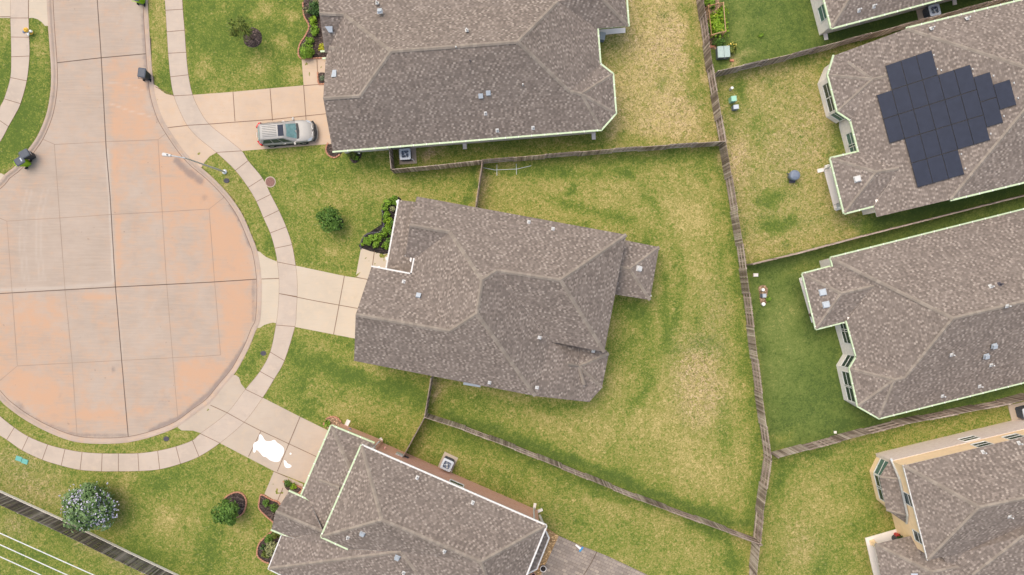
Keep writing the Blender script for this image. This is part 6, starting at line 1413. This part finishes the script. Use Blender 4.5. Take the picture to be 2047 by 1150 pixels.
t = thing('garden_ball', 'pink ball on the gravel under the brick house eave', 'ball', W(1073.5, 1134) + Vector((0, 0, .03))); m = MB(); m.lathe((0, 0, 0), [(.02, 0), (.08, .02), (.12, .08), (.13, .13), (.12, .18), (.08, .24), (.02, .26)], 14); m.build('shell', 'pink_plastic', t, True); m = MB(); m.lathe((0, 0, .25), [(.02, 0), (.02, .03)], 8); m.build('valve', 'white_plastic', t)
t = thing('pool_brush', 'white and blue brush lying on the dark paved patio', 'brush', W(1158.5, 1095) + Vector((0, 0, .055)), R(-38)); m = MB(); m.prism([(-.42, -.05, 0), (.1, -.1, 0), (.1, .1, 0), (-.42, .05, 0)], [(-.4, -.04, .06), (.08, -.08, .08), (.08, .08, .08), (-.4, .04, .06)]); m.build('blade', 'white_plastic', t); m = MB(); m.box((.16, 0, .05), (.12, .46, .1)); m.build('head', 'blue_plastic', t)
t = thing('patio_bin', 'blue-grey box standing by the rear wall of the top house', 'box', W(1201.5, 77.5), R(-10)); m = MB(); m.box((0, 0, .3), (.5, .58, .6)); m.build('body', 'pedestal_blue', t); m = MB(); m.box((0, 0, .63), (.54, .62, .06)); m.build('lid', 'vent_blue', t)
t = thing('garden_chair', 'thin dark metal chair on the solar house patio corner', 'chair', W(1672, 413) + Vector((0, 0, .06)), R(14)); m = MB(); m.box((0, 0, .42), (.42, .42, .03)); m.build('seat', 'metal_galv', t)
for x in (-.19, .19):
    for y in (-.19, .19): m = MB(); m.tube([(x, y, 0), (x, y, .42)], .014, 6); m.build('leg', 'metal_dark', t)
m = MB(); m.tube([(-.2, .2, .42), (-.2, .24, .85), (.2, .24, .85), (.2, .2, .42)], .014, 6); m.build('backrest', 'metal_dark', t)
m = MB(); m.box((0, 0, .05), (.2, .2, .1)); o = m.build('stepping_stone', 'patio_concrete'); o.location = W(1669, 864); tag(o, 'small pale stone by the fence in the deep green yard', 'stone')

# overhead wires (ends far outside the picture)
for lab, a, b in (('uppermost white overhead wire crossing the bottom left corner', (0, 1066), (190, 1151)), ('middle white overhead wire crossing the bottom left corner', (0, 1089), (137, 1151)), ('lowest white overhead wire crossing the bottom left corner', (0, 1113), (84, 1151))):
    A, B = W(*a, 9), W(*b, 9); d = (B - A).normalized(); m = MB(); m.tube([A - d * 26 + Vector((0, 0, .5)), A - d * 8 + Vector((0, 0, .08)), A, B, B + d * 8 + Vector((0, 0, .08)), B + d * 26 + Vector((0, 0, .5))], .036, 6)
    tag(m.build('overhead_wire', 'wire_white'), lab, 'wire', 'overhead wires')

# ------------------------------------------------------------------ light, sky, camera
sc = bpy.context.scene
EL, AZ = 65., -42.            # sun height and bearing clockwise from the top of the photograph
w = bpy.data.worlds.new('World'); sc.world = w; w.use_nodes = True
nt = w.node_tree; bg = nt.nodes['Background']; sky = nt.nodes.new('ShaderNodeTexSky'); sky.sky_type = 'NISHITA'; sky.sun_disc = False
sky.sun_elevation = R(EL); sky.sun_rotation = R(AZ); sky.air_density = 1.6; sky.dust_density = 6.0; sky.ozone_density = .6
nt.links.new(sky.outputs[0], bg.inputs[0]); bg.inputs[1].default_value = .15
sl = bpy.data.lights.new('sun', 'SUN'); sl.energy = .8; sl.angle = R(40); sl.color = (1, .95, .88)
so = bpy.data.objects.new('sun', sl); C.objects.link(so)
d = Vector((math.sin(R(AZ)) * math.cos(R(EL)), math.cos(R(AZ)) * math.cos(R(EL)), math.sin(R(EL))))
so.rotation_euler = d.to_track_quat('Z', 'Y').to_euler(); so.location = d * 90
cam = bpy.data.cameras.new('camera'); cam.sensor_width = 36; cam.lens = 36 * F / 2047; cam.clip_end = 2000; cam.clip_start = .5
co = bpy.data.objects.new('camera', cam); C.objects.link(co); co.location = (0, 0, H); co.rotation_euler = (0, 0, 0)
sc.camera = co
sc.view_settings.view_transform = 'Standard'; sc.view_settings.look = 'None'; sc.view_settings.gamma = 1; sc.view_settings.exposure = EXPO = 0.5
for o in bpy.data.objects:
    if 'abs' in o: del o['abs']
sc.cycles.max_bounces = 6
